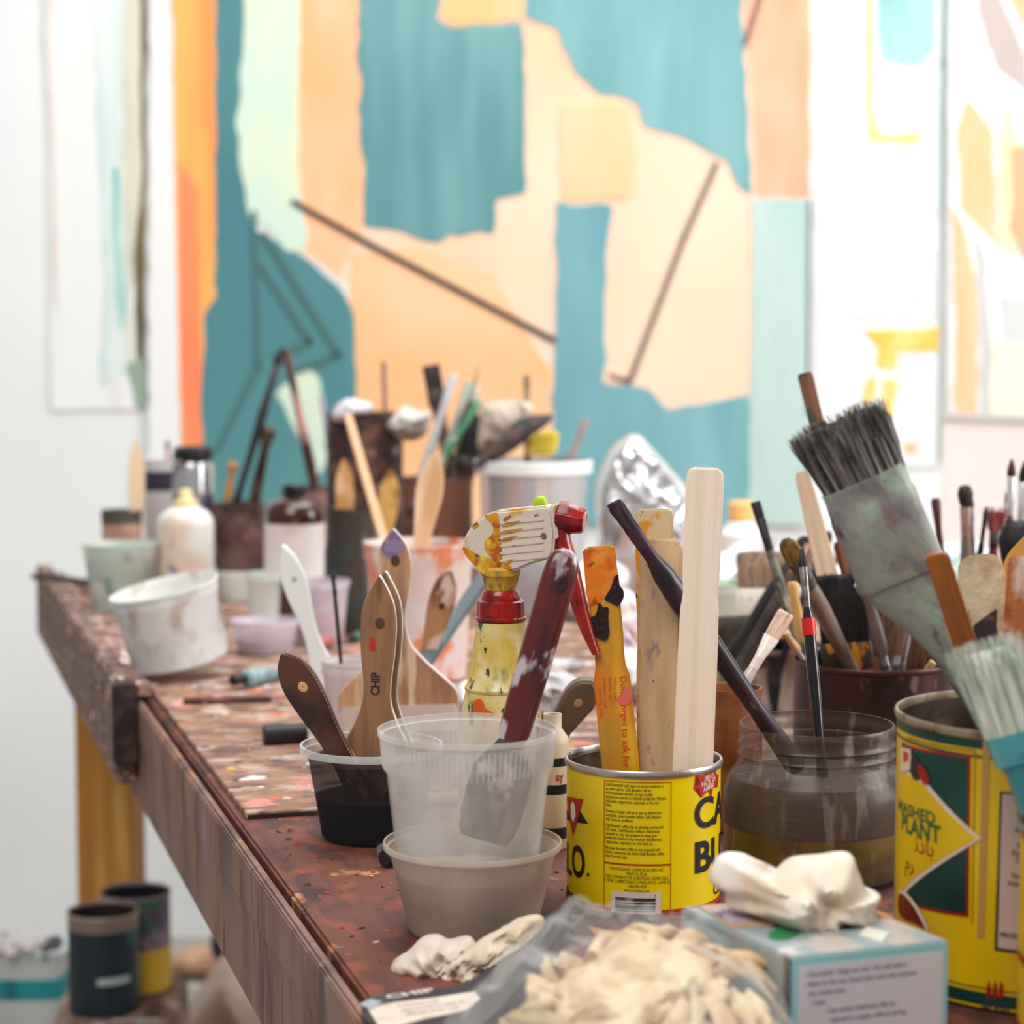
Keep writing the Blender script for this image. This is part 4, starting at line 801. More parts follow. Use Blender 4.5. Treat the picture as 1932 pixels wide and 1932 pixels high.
# second yellow tin at the frame edge with the white-bristled brush
Y2 = 1.045
e2, R2, H2 = tin('yellow and red tin cut off by the right edge, in front of the aubergine tin', 2186, Y2, 1560, 268, M('yellow_red_label', (222, 184, 8), .35, coat=.2, layers=[((196, 80, 20), (30, 30, 30), .58, .62, 2), ((150, 110, 10), (50, 50, 24), .6, .68)]), m_dull, m_dull, name='food_tin')
MB().lathe([(R2 + .0003, H2 * .42), (R2 + .0003, H2 * .455)], 64, close=False).build('red_stripe', m_eb, e2)
MB().lathe([(R2 + .0003, .002), (R2 + .0003, H2 * .16)], 64, close=False).build('red_foot_band', m_eb, e2)
m, L = frame((2010, 1720, Y2 + .02), (1852, 1208, Y2 + .035))
t = thing('paint_brush', 'brush with splayed white-green bristles and glossy teal ferrule at the right edge', 'brush', mat=m)
MB().loft([(0, .006, .006), (L * .3, .0072, .0068), (L * .52, .0085, .007), (L * .56, .0115, .008)], 18, 2.4).build('handle', M('teal_gloss', (40, 130, 136), .15, coat=.8, layers=[((150, 205, 208), (30, 30, 10), .5, .6)]), t)
MB().loft([(L * .55, .0122, .0085), (L * .60, .0128, .009), (L * .66, .0135, .009)], 22, 3).build('ferrule', M('teal_ferrule', (70, 150, 156), .2, coat=.6, layers=[((10, 60, 64), (50, 50, 40), .5, .6)]), t)
mb = MB().loft([(L * .65, .0130, .0082), (L * .74, .0150, .0082), (L * .9, .0150, .007), (L * .96, .011, .003)], 22, 2.6)
strands(mb, L * .65, L * 1.02, .013, .0085, .0195, .0095, 420, 21, .4, .0006, 2.6)
mb.build('bristles', hair('white_green_bristle', (214, 216, 202), (140, 156, 140)), t, angle=70)

# ------------------------------------------------------------ glove box with a glove pulled out of it
zt_ = ZT + 0.058
q0, q1, q2 = onz(1490, 1806, zt_), onz(1790, 1774, zt_), onz(1284, 1712, zt_)
bxv, byv = (q1 - q0), (q2 - q0); bw_ = bxv.length; bl_ = 0.155
ang = math.atan2(bxv.y, bxv.x)
gb = thing('glove_box', 'grey and pale blue cardboard glove box with a white text panel in front', 'box', Vector((q0.x, q0.y, ZT)), ang)
bl_ = abs(byv.dot(Vector((-math.sin(ang), math.cos(ang), 0)))); shx = byv.dot(Vector((math.cos(ang), math.sin(ang), 0)))
m_bt = M('box_top_print', (150, 164, 166), .5, layers=[((186, 176, 166), (40, 14, 10), .52, .58, 2), ((166, 150, 156), (60, 60, 30), .6, .64), ((206, 206, 200), (26, 26, 10), .64, .68, 2)])
m_bs = M('box_blue', (150, 208, 214), .45); m_slate = S(84, 98, 110, .5)
hh_ = zt_ - ZT
top = [(0, 0), (bw_, 0), (bw_ + shx, bl_), (shx, bl_)]
mb = MB(); b_ = [(x, y, 0.0004) for x, y in top]; t_ = [(x, y, hh_) for x, y in top]
mb.v = b_ + t_; mb.f = [(0, 3, 2, 1), (4, 5, 6, 7), (1, 2, 6, 5), (2, 3, 7, 6), (3, 0, 4, 7), (0, 1, 5, 4)]
mb.build('carton', m_bt, gb, .0012, 2, smooth=False)
def bface(name, poly, mat, off, par=gb):
    MB().prism(poly, -off, 0.0003 - off * 0).build(name, mat, par, smooth=False)
bface('blue_end_panel', [(.0008, .001), (bw_ - .0008, .001), (bw_ - .0008, hh_ - .0006), (.0008, hh_ - .0006)], m_bs, .0006)
bface('white_text_panel', [(.0045, .001), (bw_ - .0035, .001), (bw_ - .0035, hh_ - .0052), (.0045, hh_ - .0052)], S(214, 212, 222, .5), .0009)
bm = bmesh.new(); y = hh_ - .0105
for ln, ind in (("• Non-sterile • Single use only • Dry safe before", 0), ("• Made for the user, found when used with polymers", 0), ("may contain latex", 2), ("• Latex", 4), ("• Use contact cleanliness. May be", 14), ("exposed to oxygen, without storing", 18), ("", 0), ("may contain products under", 26), ("keep out of direct sun", 26)):
    bm_join(bm, text_bm(ln, .0034, sx=.86, bold=.0001), (.008 + ind * .0008, y)); y -= .0048
for v in bm.verts: v.co.y -= .0011
from_bm('panel_text', bm, S(146, 132, 154, .6), gb, smooth=False)
# slate side, green print on top, opening with torn tabs
sd = Vector((shx, bl_, 0)); sl = sd.length
so = bpy.data.objects.new('x', None); bpy.data.objects.remove(so)
def topface(name, poly, mat, h=.0006):
    o = MB().prism([(u * bw_ + v * shx, v * bl_) for u, v in poly], 0, h).build(name, mat, gb, smooth=False)
    for v in o.data.vertices: x, y, z = v.co; v.co = (x, z, hh_ + y - .0001)
topface('green_print', smooth_poly([(.10, .30), (.18, .27), (.33, .36), (.40, .50), (.30, .50), (.16, .40)], 2), M('green_badge', (40, 130, 76), .5, layers=[((170, 200, 180), 110, .6, .64)]), .0008)
topface('tan_flap', [(.02, .55), (.30, .52), (.36, .95), (.10, .98)], S(190, 160, 136, .6), .0010)
topface('lilac_print', [(.06, .62), (.22, .62), (.24, .86), (.09, .86)], M('lilac_print', (190, 176, 190), .6, layers=[((120, 104, 130), 160, .54, .6)]), .0014)
topface('orange_edge_print', [(.86, .60), (1.0, .44), (1.0, .98), (.94, .98)], M('orange_edge', (232, 160, 80), .5, layers=[((230, 130, 104), 30, .5, .6)]), .0009)
topface('cream_print', [(.62, .06), (.78, .20), (.74, .34), (.60, .22)], S(222, 220, 208, .5), .0008)
topface('opening', smooth_poly([(.30, .42), (.70, .34), (.84, .62), (.72, .9), (.40, .92), (.28, .7)], 3), S(60, 52, 56, .8), .0005)
mb = MB(); mb.v = [(0, 0, .0004), (shx * .06, bl_ * .06, .0004), (shx * .06, bl_ * .06, hh_), (0, 0, hh_)]
o = MB().prism([(-.0007, .001), (.0052, .001), (.0052, hh_ - .001), (-.0007, hh_ - .001)], -.0006, .0).build('slate_corner', m_slate, gb, smooth=False)
o.rotation_euler = (0, 0, math.atan2(bl_, shx)); o.scale = (1, 1, 1)
m_glove = M('latex_glove', (236, 226, 216), .5, sub=.15, layers=[((226, 208, 186), (24, 24, 14), .5, .7, 3), ((238, 232, 232), (16, 16, 10), .55, .7)], bump=.5, bscale=(60, 60, 24))
gl = rag('white latex glove pulled halfway out of the glove box opening', [(1352, 1620), (1374, 1612), (1396, 1618), (1420, 1646), (1446, 1664), (1472, 1640), (1500, 1622), (1550, 1616), (1602, 1610), (1618, 1640), (1636, 1682), (1660, 1688), (1652, 1712), (1656, 1736), (1640, 1746), (1606, 1740), (1580, 1768), (1540, 1772), (1500, 1762), (1450, 1738), (1410, 1718), (1372, 1708), (1366, 1682), (1338, 1660)], (q0.y + q2.y) / 2 + .028, .026, m_glove, name='latex_glove', cat='glove', amp=.22, fs=46, rings=12, smooth=5, ctr=(1530, 1690))
# ------------------------------------------------------------ glove in front of the tubs, brush packet
rag('crumpled used latex glove with pink stains, lying left in front of the stacked tubs', [(736, 1832), (744, 1812), (770, 1796), (796, 1770), (826, 1764), (850, 1776), (886, 1768), (900, 1790), (880, 1812), (868, 1846), (830, 1860), (780, 1862), (742, 1852)], 1.205, .018, M('stained_glove', (214, 200, 184), .55, layers=[((180, 140, 140), (50, 50, 40), .58, .68, 4), ((226, 214, 198), (20, 20, 14), .45, .6)], bump=.5, bscale=(70, 70, 40)), name='latex_glove', cat='glove', amp=.3, fs=75, rings=11, ctr=(820, 1822))
rag('folded cream latex glove lying on the black packet before the lower tub', [(828, 1862), (834, 1836), (850, 1812), (880, 1796), (912, 1770), (950, 1752), (990, 1730), (1022, 1728), (1026, 1750), (990, 1778), (950, 1806), (910, 1828), (880, 1864), (850, 1866)], 1.19, .015, M('cream_glove', (222, 208, 190), .55, layers=[((206, 186, 160), (20, 40, 20), .45, .64)], bump=.5, bscale=(70, 70, 30)), name='latex_glove', cat='glove', amp=.3, fs=85, rings=11, ctr=(905, 1812))
pk = thing('brush_packet', 'black cardboard brush packet with a cream label, tilted at the table corner', 'packet', mat=frame((806, 1990, 1.09), (1010, 1712, 1.262))[0])
m, L = frame((806, 1990, 1.09), (1010, 1712, 1.262))
def on_packet(pts, z): return [onz(px, py, z) for px, py in pts]
def slab_px(name, pts, z, th, mat, parent):
    P3 = on_packet(pts, z); n = len(P3); inv = parent.matrix_world.inverted()
    mb = MB(); mb.v = [tuple(inv @ p_) for p_ in P3] + [tuple(inv @ (p_ - Vector((0, 0, th)))) for p_ in P3]
    mb.f = [tuple(range(n)), tuple(reversed(range(n, 2 * n)))] + [(i, i + n, (i + 1) % n + n, (i + 1) % n) for i in range(n)]
    return mb.build(name, mat, parent, smooth=False)
bpy.context.view_layer.update()
kz = ZT + .012
slab_px('card', smooth_poly([(684, 1892), (730, 1874), (800, 1868), (870, 1856), (930, 1820), (1000, 1756), (1040, 1716), (1080, 1712), (1050, 1770), (980, 1860), (900, 1935), (780, 1950), (700, 1930)], 3), kz, .0115, M('black_card', (52, 48, 50), .5, layers=[((36, 32, 34), 40, .45, .6)]), pk)
slab_px('cream_label', [(694, 1902), (738, 1892), (820, 1882), (896, 1870), (906, 1884), (880, 1905), (800, 1922), (720, 1944)], kz + .0012, .0010, M('cream_label', (216, 200, 184), .6, layers=[((196, 176, 160), 30, .5, .65)]), pk)
slab_px('pale_corner', [(678, 1894), (700, 1884), (722, 1890), (700, 1904)], kz + .0016, .0010, S(150, 156, 162, .5), pk)
def flat_text(name, txt, p0, p1, size, mat, z, parent, sx=1.0, bold=.0):
    a, b_ = onz(*p0, z), onz(*p1, z); x = (b_ - a).normalized(); yv = Vector((0, 0, 1)).cross(x)
    bm = text_bm(txt, size, sx=sx, bold=bold); inv = parent.matrix_world.inverted()
    for v in bm.verts: v.co = inv @ (a + x * v.co.x + yv * v.co.z)
    return from_bm(name, bm, mat, parent, smooth=False)
flat_text('chip_lettering', "CHIP", (733, 1884), (782, 1876), .0085, S(208, 196, 186, .5), kz + .0003, pk, 1.5, .0003)
for k_, (a, b_, tx) in enumerate((((752, 1899), (822, 1890), "Professional brush"), ((760, 1907), (860, 1893), "Natural bristle for stains, oil"), ((768, 1914), (850, 1903), "paint and varnish 3 inch"))): flat_text('label_print', tx, a, b_, .0050, S(110, 88, 96, .6), kz + .0016, pk, .62)

# ------------------------------------------------------------ clear bag of latex gloves in the near foreground
m_glv2 = M('bagged_glove', (214, 190, 152), .6, layers=[((186, 152, 112), (30, 30, 30), .45, .62, 4), ((234, 220, 198), (22, 22, 22), .56, .7, 3)], bump=.5, bscale=(80, 80, 40))
def flat_glove(seed):
    r = random.Random(seed); mb = MB()
    mb.loft([(-.060, .034, .006), (-.03, .032, .007), (.0, .035, .010), (.030, .040, .011), (.048, .038, .009)], 18, 2.2)
    for i, (x, a, l) in enumerate(((-.030, -.10, .062), (-.011, -.03, .072), (.010, .04, .068), (.029, .12, .054))):
        d = Vector((math.sin(a), 0, math.cos(a))); pts, rd = [], []
        for k in range(6):
            f = k / 5; p_ = Vector((x, 0, .042)) + d * l * 1.0 * f; p_.y += -.016 * f * f * (1 + r.uniform(-.8, 2.2)); p_.x += .006 * math.sin(f * 3 + r.random() * 3); pts.append(p_); rd.append(.0105 * (1 - .25 * f) if k < 5 else .0035)
        mb.tube(pts, rd, 9, .7)
    pts = [Vector((.036, -.003, -.005)), Vector((.050, -.007, .012)), Vector((.060, -.011, .030)), Vector((.064, -.014, .046))]
    mb.tube(pts, [.011, .010, .009, .004], 9, .7)
    out = []
    for v in mb.v:
        p_ = Vector(v); q = p_ * 40 + Vector((seed * 3.1, 0, 0))
        n = noise.noise_vector(q) * .009 + noise.noise_vector(q * 2.2) * .0035
        ridge = (0.5 - abs(noise.noise(Vector((p_.x * 90 + p_.z * 50, p_.z * 44, seed))))) * .011
        out.append((p_.x + n.x, p_.y + n.y - ridge, p_.z + n.z))
    mb.v = out; return mb
g_me = [flat_glove(s_).build('latex_glove', m_glv2, None, angle=70) for s_ in (1, 2, 3)]
BY = 1.03; bc = at(1196, BY, ZT); FOOT.append((bc, .13)); FOOT.append((onz(840, 1850), .09)); FOOT.append((onz(940, 1850), .09))
r_ = random.Random(6); spots = []
for k_ in range(15):
    f_ = k_ / 15; a_ = k_ * 2.4; q_ = .050 * math.sqrt(1 - f_) * (1 if k_ % 3 else .6)
    spots.append((q_ * math.cos(a_), q_ * math.sin(a_) - .012, .008 + .030 * f_, a_ + r_.uniform(-.5, .5)))
for i, (dx, dy, dz, rz) in enumerate(spots):
    o = g_me[i] if i < 3 else g_me[i % 3].copy()
    if i >= 3: COL.objects.link(o)
    o.location = bc + Vector((dx, dy, dz + .014)); o.rotation_euler = (math.radians(90) + .38 * math.sin(i * 2.1), .30 * math.sin(i * 1.7), rz); o.scale = (.54, .62, .54)
    setp(o, 'cream latex glove crumpled inside the clear plastic bag', 'glove', 'cream gloves inside the clear bag')
m_bag = M('clear_film', (236, 238, 240), .07, alpha=.11, bump=1.0, bscale=(60, 60, 40))
mb = MB(); R = []; NB = 72
outl = [(-.118, -.02), (-.105, .03), (-.08, .07), (-.05, .115), (-.015, .128), (.025, .115), (.055, .085), (.082, .05), (.098, .01), (.105, -.05), (.12, -.11), (.06, -.14), (-.02, -.15), (-.10, -.13), (-.145, -.08)]
ol = smooth_poly(outl, 6)
for k in range(15):
    f = k / 14; s = math.cos(f * math.pi / 2) ** .75 if k < 14 else .01; r = []
    for q in ol:
        x, y = q.x * s, q.y * s
        n = noise.noise(Vector((x * 34, y * 34, f * 2))); n2 = abs(noise.noise(Vector((x * 60 + y * 30, y * 50, 4 + f))))
        z = .066 * math.sin(f * math.pi / 2) ** .8 * (1 + .18 * n) + (.5 - n2) * .016 * (.25 + math.sin(f * 3.1))
        fl = 1 + .06 * (noise.noise(Vector((q.x * 50, q.y * 50, 9)))) * (1 - f)
        r.append((x * fl, y * fl, max(z, .0015)))
    R.append(r)
mb.rings(R, False, True)
pkx = onz(1090, 1712).x
mb.v = [(v[0] * .72 + .0, v[1], max(v[2], .0150) if bc.x + v[0] * .72 < pkx + .01 else v[2]) for v in mb.v]
bag = mb.build('plastic_bag', m_bag, None, angle=50); bag.location = bc
setp(bag, 'crinkled clear plastic bag of cream gloves at the bottom edge, before the coffee can', 'bag')
# ------------------------------------------------------------ brush tin cluster behind the screw jar
YM = 1.75
m_maroon = M('maroon_tin', (50, 26, 26), .4, metal=.2, layers=[((30, 16, 18), (30, 30, 12), .45, .6, 4), ((120, 84, 84), (60, 60, 24), .60, .68, 5), ((84, 40, 36), (40, 40, 10), .56, .66)])
mt, RM, HM = tin('dark maroon tin crammed with brushes behind the screw jar', 1645, YM, 1243, 150, m_maroon, M('maroon_rim', (70, 36, 34), .4, metal=.4), m_maroon, name='brush_tin')
DZ = -.02
brush('golden filbert brush with stained grey handle crossing the dark bristles', (1632, 1310, YM - .02), (1480, 1014, YM - .09), h=7.6, bl=26, bw=8.4, bd=5, fl=24, hm=M('stained_grey_handle', (128, 108, 96), .4, layers=[((84, 66, 60), (60, 60, 14), .45, .6, 4), ((206, 160, 30), (50, 50, 30), .68, .72), ((176, 160, 156), (120, 120, 14), .58, .66)]), fm=m_ferr_dk, bm=m_hair_gold, n=150, endw=.9)
m_f = frame((1592, 1320, YM + .01), (1588, 1078, YM - .01))
def wide(label, bot, top, w, bl, bm, fm, hm, dots=False, d=.006, fl=.022, n=260, flare=1.0, name='flat_brush', rag=.12, seed=3, hl=None):
    m, L = frame(bot, top); t = thing(name, label, 'brush', mat=m)
    zb = L - bl; zf = zb - fl
    MB().loft([(0, .007, .005), (zf * .5, .009, .006), (zf * .8, w * .6, .007), (zf + .002, w * .9, .007)], 20, 3).build('handle', hm, t)
    MB().loft([(zf, w, .0082), (zf + fl * .1, w * 1.01, .0086), (zb - .001, w, .0080), (zb, w * .97, .0075)], 28, 5).build('ferrule', fm, t)
    mb = MB().loft([(zb - .001, w * .94, d * .9), (zb + bl * .5, w * .97 * (1 + (flare - 1) * .5), d), (zb + bl * .88, w * .97 * flare, d * .5), (zb + bl * .94, w * .9 * flare, d * .2)], 26, 4)
    strands(mb, zb, L, w * .94, d, w * flare, d * .55, n, seed, rag, .0005, 4); mb.build('bristles', bm, t, angle=70)
    if dots:
        for i in range(6):
            k = MB().lathe([(.0003, 0), (.0008, 0), (.0009, .0005), (.0003, .0007)], 8, close=False).build('rivet', m_rubber, t); k.location = (-w * .8 + i * w * 1.6 / 5, -.0084, zb - fl * .35); k.rotation_euler = (math.pi / 2, 0, 0)
    return t
m_olive = M('olive_ferrule', (74, 64, 52), .45, metal=.3, layers=[((216, 140, 40), (50, 50, 20), .62, .66), ((52, 44, 40), 40, .45, .6)])
wide('wide black-bristled flat brush standing upright in the maroon tin', (1612, 1400, YM), (1584, 1076, YM - .02), .0215, .060, m_hair_black, m_olive, m_brownh, n=420, seed=8)
wide('wide brown-bristled brush fanning out at the right of the maroon tin', (1700, 1440, YM + .035), (1716, 1146, YM + .03), .0200, .056, m_hair_brown, m_olive, m_brownh, flare=1.2, n=420, seed=12)
wide('navy-black bristled brush behind the brown fan brush in the maroon tin', (1655, 1440, YM + .05), (1664, 1086, YM + .05), .016, .05, hair('navy_bristle', (28, 30, 40), (12, 14, 20)), m_ferr_dk, m_brownh, n=200, seed=15)
brush('purple-brown tapered brush handle right of the black bristles, blunt pale end up', (1688, 1330, YM - .05), (1630, 1092, YM - .05), up='handle', h=6.2, bl=20, bw=5, bd=3, fl=20, hm=M('purple_brown', (104, 84, 84), .4, layers=[((64, 48, 54), (60, 60, 14), .45, .6, 4), ((196, 178, 176), (120, 120, 14), .6, .68)]), endw=1.5)
brush('thin brown handle slanting left across the brown fan bristles', (1672, 1330, YM - .04), (1716, 1136, YM - .03), up='handle', h=4.0, bl=20, bw=5, bd=3, fl=20, hm=m_brownh, endw=1.2)
brush('thin grey handle with a bright edge next to the brown slanting one', (1690, 1330, YM - .03), (1722, 1150, YM - .02), up='handle', h=2.6, bl=20, bw=4, bd=3, fl=20, hm=S(150, 140, 140, .3), endw=1.2)
brush('slim dark-tipped brush rising above the cluster left of the biggest brush', (1540, 1330, YM + .02), (1424, 944, YM + .05), h=4.6, bl=17, bw=4.6, bd=3, fl=26, hm=M('grey_green_handle', (126, 122, 104), .35, layers=[((70, 66, 58), 60, .45, .6), ((200, 204, 200), (120, 120, 20), .6, .68)]), fm=M('dark_ferrule', (48, 44, 46), .4, metal=.4), bm=m_hair_black, shape='flat', n=60, endw=.7)
brush('small tan stick brush with pale tip lying on the maroon tin rim', (1518, 1246, YM - .07), (1480, 1192, YM - .10), up='handle', h=3.6, bl=6, bw=2, bd=2, fl=8, hm=m_wood, fm=S(190, 186, 190, .3), bm=m_hair_pale, n=10, endw=1.0)
brush('tan wooden handle behind the golden brush ferrule', (1530, 1300, YM + .02), (1494, 1098, YM + .02), up='handle', h=5.5, bl=20, bw=5, bd=3, fl=20, hm=M('tan_handle', (206, 160, 100), .4), endw=.9)
paddle('square brown stick with red and green paint on its top, tallest behind the biggest brush', (1668, 1330, YM + .02), (1518, 704, YM + .06), [(0, .0062), (.8, .0062), (.985, .0064), (1, .0060)], .010, M('painted_brown_stick', (140, 92, 62), .55, layers=[((96, 62, 46), (90, 90, 10), .45, .6, 3), ((60, 70, 50), (60, 60, 40), .62, .66), ((170, 60, 50), (70, 70, 30), .66, .69)]), name='flat_stick', cat='stick', bev=.001)
paddle('pale cream flat stick behind the biggest brush, below the brown square stick', (1622, 1330, YM - .01), (1512, 888, YM + .01), [(0, .0088), (.55, .0088), (.8, .0075), (.97, .0062), (1, .004)], .006, M('cream_stick', (232, 206, 182), .55, layers=[((206, 178, 150), (120, 120, 8), .45, .64, 2)]), name='flat_stick', cat='stick')
brush('rust-brown handle end beside the cream flat stick', (1650, 1330, YM + .055), (1582, 1022, YM + .06), up='handle', h=5.2, bl=20, bw=5, bd=3, fl=20, hm=M('rust_handle', (124, 62, 46), .45, layers=[((84, 40, 34), 50, .5, .62)]), endw=1.0)
paddle('small yellow stick poking over the right rim of the maroon tin', (1735, 1290, YM - .04), (1762, 1248, YM - .05), [(0, .003), (1, .003)], .004, m_wood, name='flat_stick', cat='stick', bev=.0006)
# ---- low painted tin with flat brushes
YL = 2.08
lt, RL, HL = tin('short tin streaked with dark paint drips, left of the maroon tin', 1448, YL, 1214, 104, M('dripped_tin', (124, 106, 84), .5, metal=.2, layers=[((190, 176, 166), (24, 24, 8), .5, .6, 3), ((40, 36, 46), (44, 44, 8), .56, .62, 4), ((60, 50, 40), 20, .62, .7)]), M('pink_rim', (150, 110, 104), .4, metal=.4), m_maroon, name='brush_tin')
wide('tan-bristled flat brush with riveted white ferrule, bristles up', (1440, 1300, YL - .02), (1440, 1036, YL), .0262, .039, m_hair_tan, S(226, 218, 204, .4), S(60, 58, 44, .6), dots=True, fl=.028, n=420, seed=31)
wide('dark brown drooping bristle brush head below the white ferrule', (1400, 1290, YL - .045), (1392, 1158, YL - .05), .0250, .030, hair('drab_bristle', (74, 64, 50), (34, 30, 26)), m_olive, m_brownh, n=300, flare=1.1, rag=.3, seed=37)
brush('thick black handle leaning right in the dripped tin', (1362, 1260, YL - .10), (1528, 1012, YL - .10), h=7.4, bl=17, bw=8, bd=4, fl=12, hm=S(40, 36, 38, .35), fm=m_ferr_dk, bm=m_hair_black, n=80, endw=1.0)
brush('dark handle with yellow and orange paint leaning right beside the thick black one', (1376, 1290, YL - .14), (1548, 1000, YL - .13), h=7.0, bl=17, bw=6.5, bd=4, fl=24, hm=M('yellow_flecked_black', (62, 56, 50), .45, layers=[((40, 36, 38), 40, .45, .6), ((214, 160, 36), (60, 60, 30), .62, .65), ((196, 86, 44), (50, 50, 30), .65, .68)]), fm=M('copper_ferrule', (150, 116, 100), .35, metal=.5), bm=m_hair_dark, shape='flat', n=80, endw=1.0)
brush('black bristle brush rising farthest right from the dripped tin', (1460, 1290, YL - .07), (1566, 1000, YL - .06), h=5.5, bl=22, bw=5, bd=4, fl=20, hm=m_blackh, fm=m_ferr_dk, bm=m_hair_dark, n=60, endw=1.0)
# ---- brown plastic jar right behind the coffee can
YK = 1.56
bj = vessel('brown_jar', 'translucent brown plastic jar with a ridged neck, behind the clean stick', 'jar', 1378, YK, [(.0185, 0), (.0222, .002), (.0228, .01), (.0228, .066), (.0222, .072), (.0212, .076), (.0222, .080), (.0212, .084), (.0222, .088), (.0212, .092), (.0224, .1015), (.0224, .1055)], M('brown_plastic', (150, 92, 58), .3, alpha=.88, layers=[((112, 60, 40), 30, .45, .62), ((206, 170, 140), (50, 50, 16), .62, .68, 4)]), .0012, 40)
brush('pale pink-bristled flat brush with clear ferrule leaning out of the brown jar', (1362, 1360, YK), (1486, 1152, YK + .02), h=4.4, bl=24, bw=6.6, bd=3.4, fl=26, hm=M('lavender_acrylic', (206, 192, 190), .2, layers=[((170, 150, 148), (60, 60, 14), .5, .62)]), fm=S(226, 214, 208, .15), bm=m_hair_pale, shape='flat', n=110, endw=.9)
# ---- far right jar of small brushes
YR = 1.95
rj = vessel('brush_jar', 'jar of small brushes hidden behind the crusted spatula', 'jar', 1856, YR, [(.034, 0), (.038, .002), (.038, .10), (.036, .118), (.036, .128)], S(150, 150, 146, .3, alpha=.6), .0014, 40)
YR_ = YR
brush('round dark mop brush standing left in the right-hand brush jar', (1826, 1200, YR), (1821, 912, YR), h=5.6, bl=22, bw=5.6, bd=5.6, fl=26, hm=M('taupe_handle', (124, 100, 92), .4), fm=S(150, 122, 108, .35), bm=m_hair_dark, shape='mop', n=70, endw=.9)
brush('thin rust-tipped brush just right of the round mop brush', (1836, 1200, YR + .02), (1833, 934, YR + .02), h=3, bl=12, bw=2.4, bd=2.4, fl=24, hm=m_brownh, bm=hair('rust_bristle', (120, 60, 50)), shape='round', n=20, endw=.9)
brush('thin black brush slanting right in the right-hand brush jar', (1828, 1190, YR - .02), (1862, 954, YR - .02), h=3.2, bl=12, bw=2.4, bd=2.4, fl=20, hm=m_blackh, fm=m_blackh, bm=m_hair_black, shape='round', n=20, endw=.9)
brush('crimson fan brush in the right-hand brush jar', (1862, 1200, YR), (1880, 954, YR), h=5.0, bl=25, bw=5, bd=3, fl=14, hm=M('crimson_handle', (122, 34, 48), .25, coat=.5, layers=[((206, 150, 160), (60, 60, 10), .58, .66)]), fm=m_ferr_dk, bm=hair('red_bristle', (176, 86, 84), (130, 50, 56)), shape='fan', n=140, endw=.9)
brush('slender brush with dark red tip at the far right, highest in the jar', (1898, 1200, YR + .02), (1909, 864, YR + .02), h=4.4, bl=18, bw=4, bd=4, fl=34, hm=m_brownh, fm=S(226, 226, 230, .2, metal=.5), bm=hair('maroon_bristle', (84, 36, 34)), shape='round', n=30, endw=.9)
brush('slender black-tipped brush touching the right frame edge', (1912, 1200, YR + .03), (1935, 866, YR + .03), h=5, bl=22, bw=5, bd=5, fl=34, hm=m_brownh, fm=S(216, 216, 220, .2, metal=.5), bm=m_hair_black, shape='round', n=30, endw=.9)
brush('green wire-thin liner brush behind the crimson fan brush', (1880, 1190, YR + .03), (1898, 926, YR + .03), h=1.4, bl=10, bw=1, bd=1, fl=16, hm=S(150, 190, 170, .4), bm=m_hair_dark, shape='round', n=8, endw=.9)
brush('maroon-tipped dark handle peeking out right of the biggest brush', (1790, 1200, YR - .01), (1765, 940, YR - .01), up='handle', h=4.2, bl=16, bw=4, bd=3, fl=20, hm=M('maroon_handle', (84, 36, 38), .4), endw=1.1)
brush('fuzzy round black-bristled brush behind the yellow knife handle', (1905, 1230, YR - .05), (1922, 978, YR - .05), h=7, bl=46, bw=13, bd=12, fl=24, hm=m_brownh, fm=m_ferr_dk, bm=m_hair_black, shape='mop', n=260, endw=.9, rag=.25)

# ------------------------------------------------------------ middle of the table
YG = 1.76
m_facew = M('scuffed_beech', (186, 146, 112), .5, layers=[((150, 110, 86), (60, 60, 14), .45, .62, 4), ((122, 104, 140), (34, 34, 30), .62, .67), ((206, 180, 150), (90, 90, 12), .56, .66)])
m_edgew = M('lilac_white_edge', (220, 210, 216), .45)  # pale lilac-white with the right-hand rim light put into the colour
t, mm, LL = beaver('widest chip brush standing on its bristles, its handle flaring to a broad head', (752, 1338, YG), (742, 998, YG), [(0, .0490), (.09, .0490), (.16, .0400), (.26, .0240), (.36, .0118), (.46, .0078), (.56, .0082), (.68, .0118), (.80, .0138), (.90, .0110), (.96, .0055), (1, .0006)], .014, m_facew, (.001, .83, .0038), edge=m_edgew, bl=.03, ferr=S(210, 196, 184, .35, metal=.3), bm=m_hair_tan, hole_m=S(74, 52, 46, .7))
bm = flat_bm(smooth_poly([(-.009, LL * .885), (.002, LL * .875), (.009, LL * .89), (.0055, LL * .935), (0, LL * .95), (-.005, LL * .93)], 2))
for v in bm.verts: v.co.y -= .0072
from_bm('violet_dab', bm, S(136, 122, 160, .5), t, smooth=False)
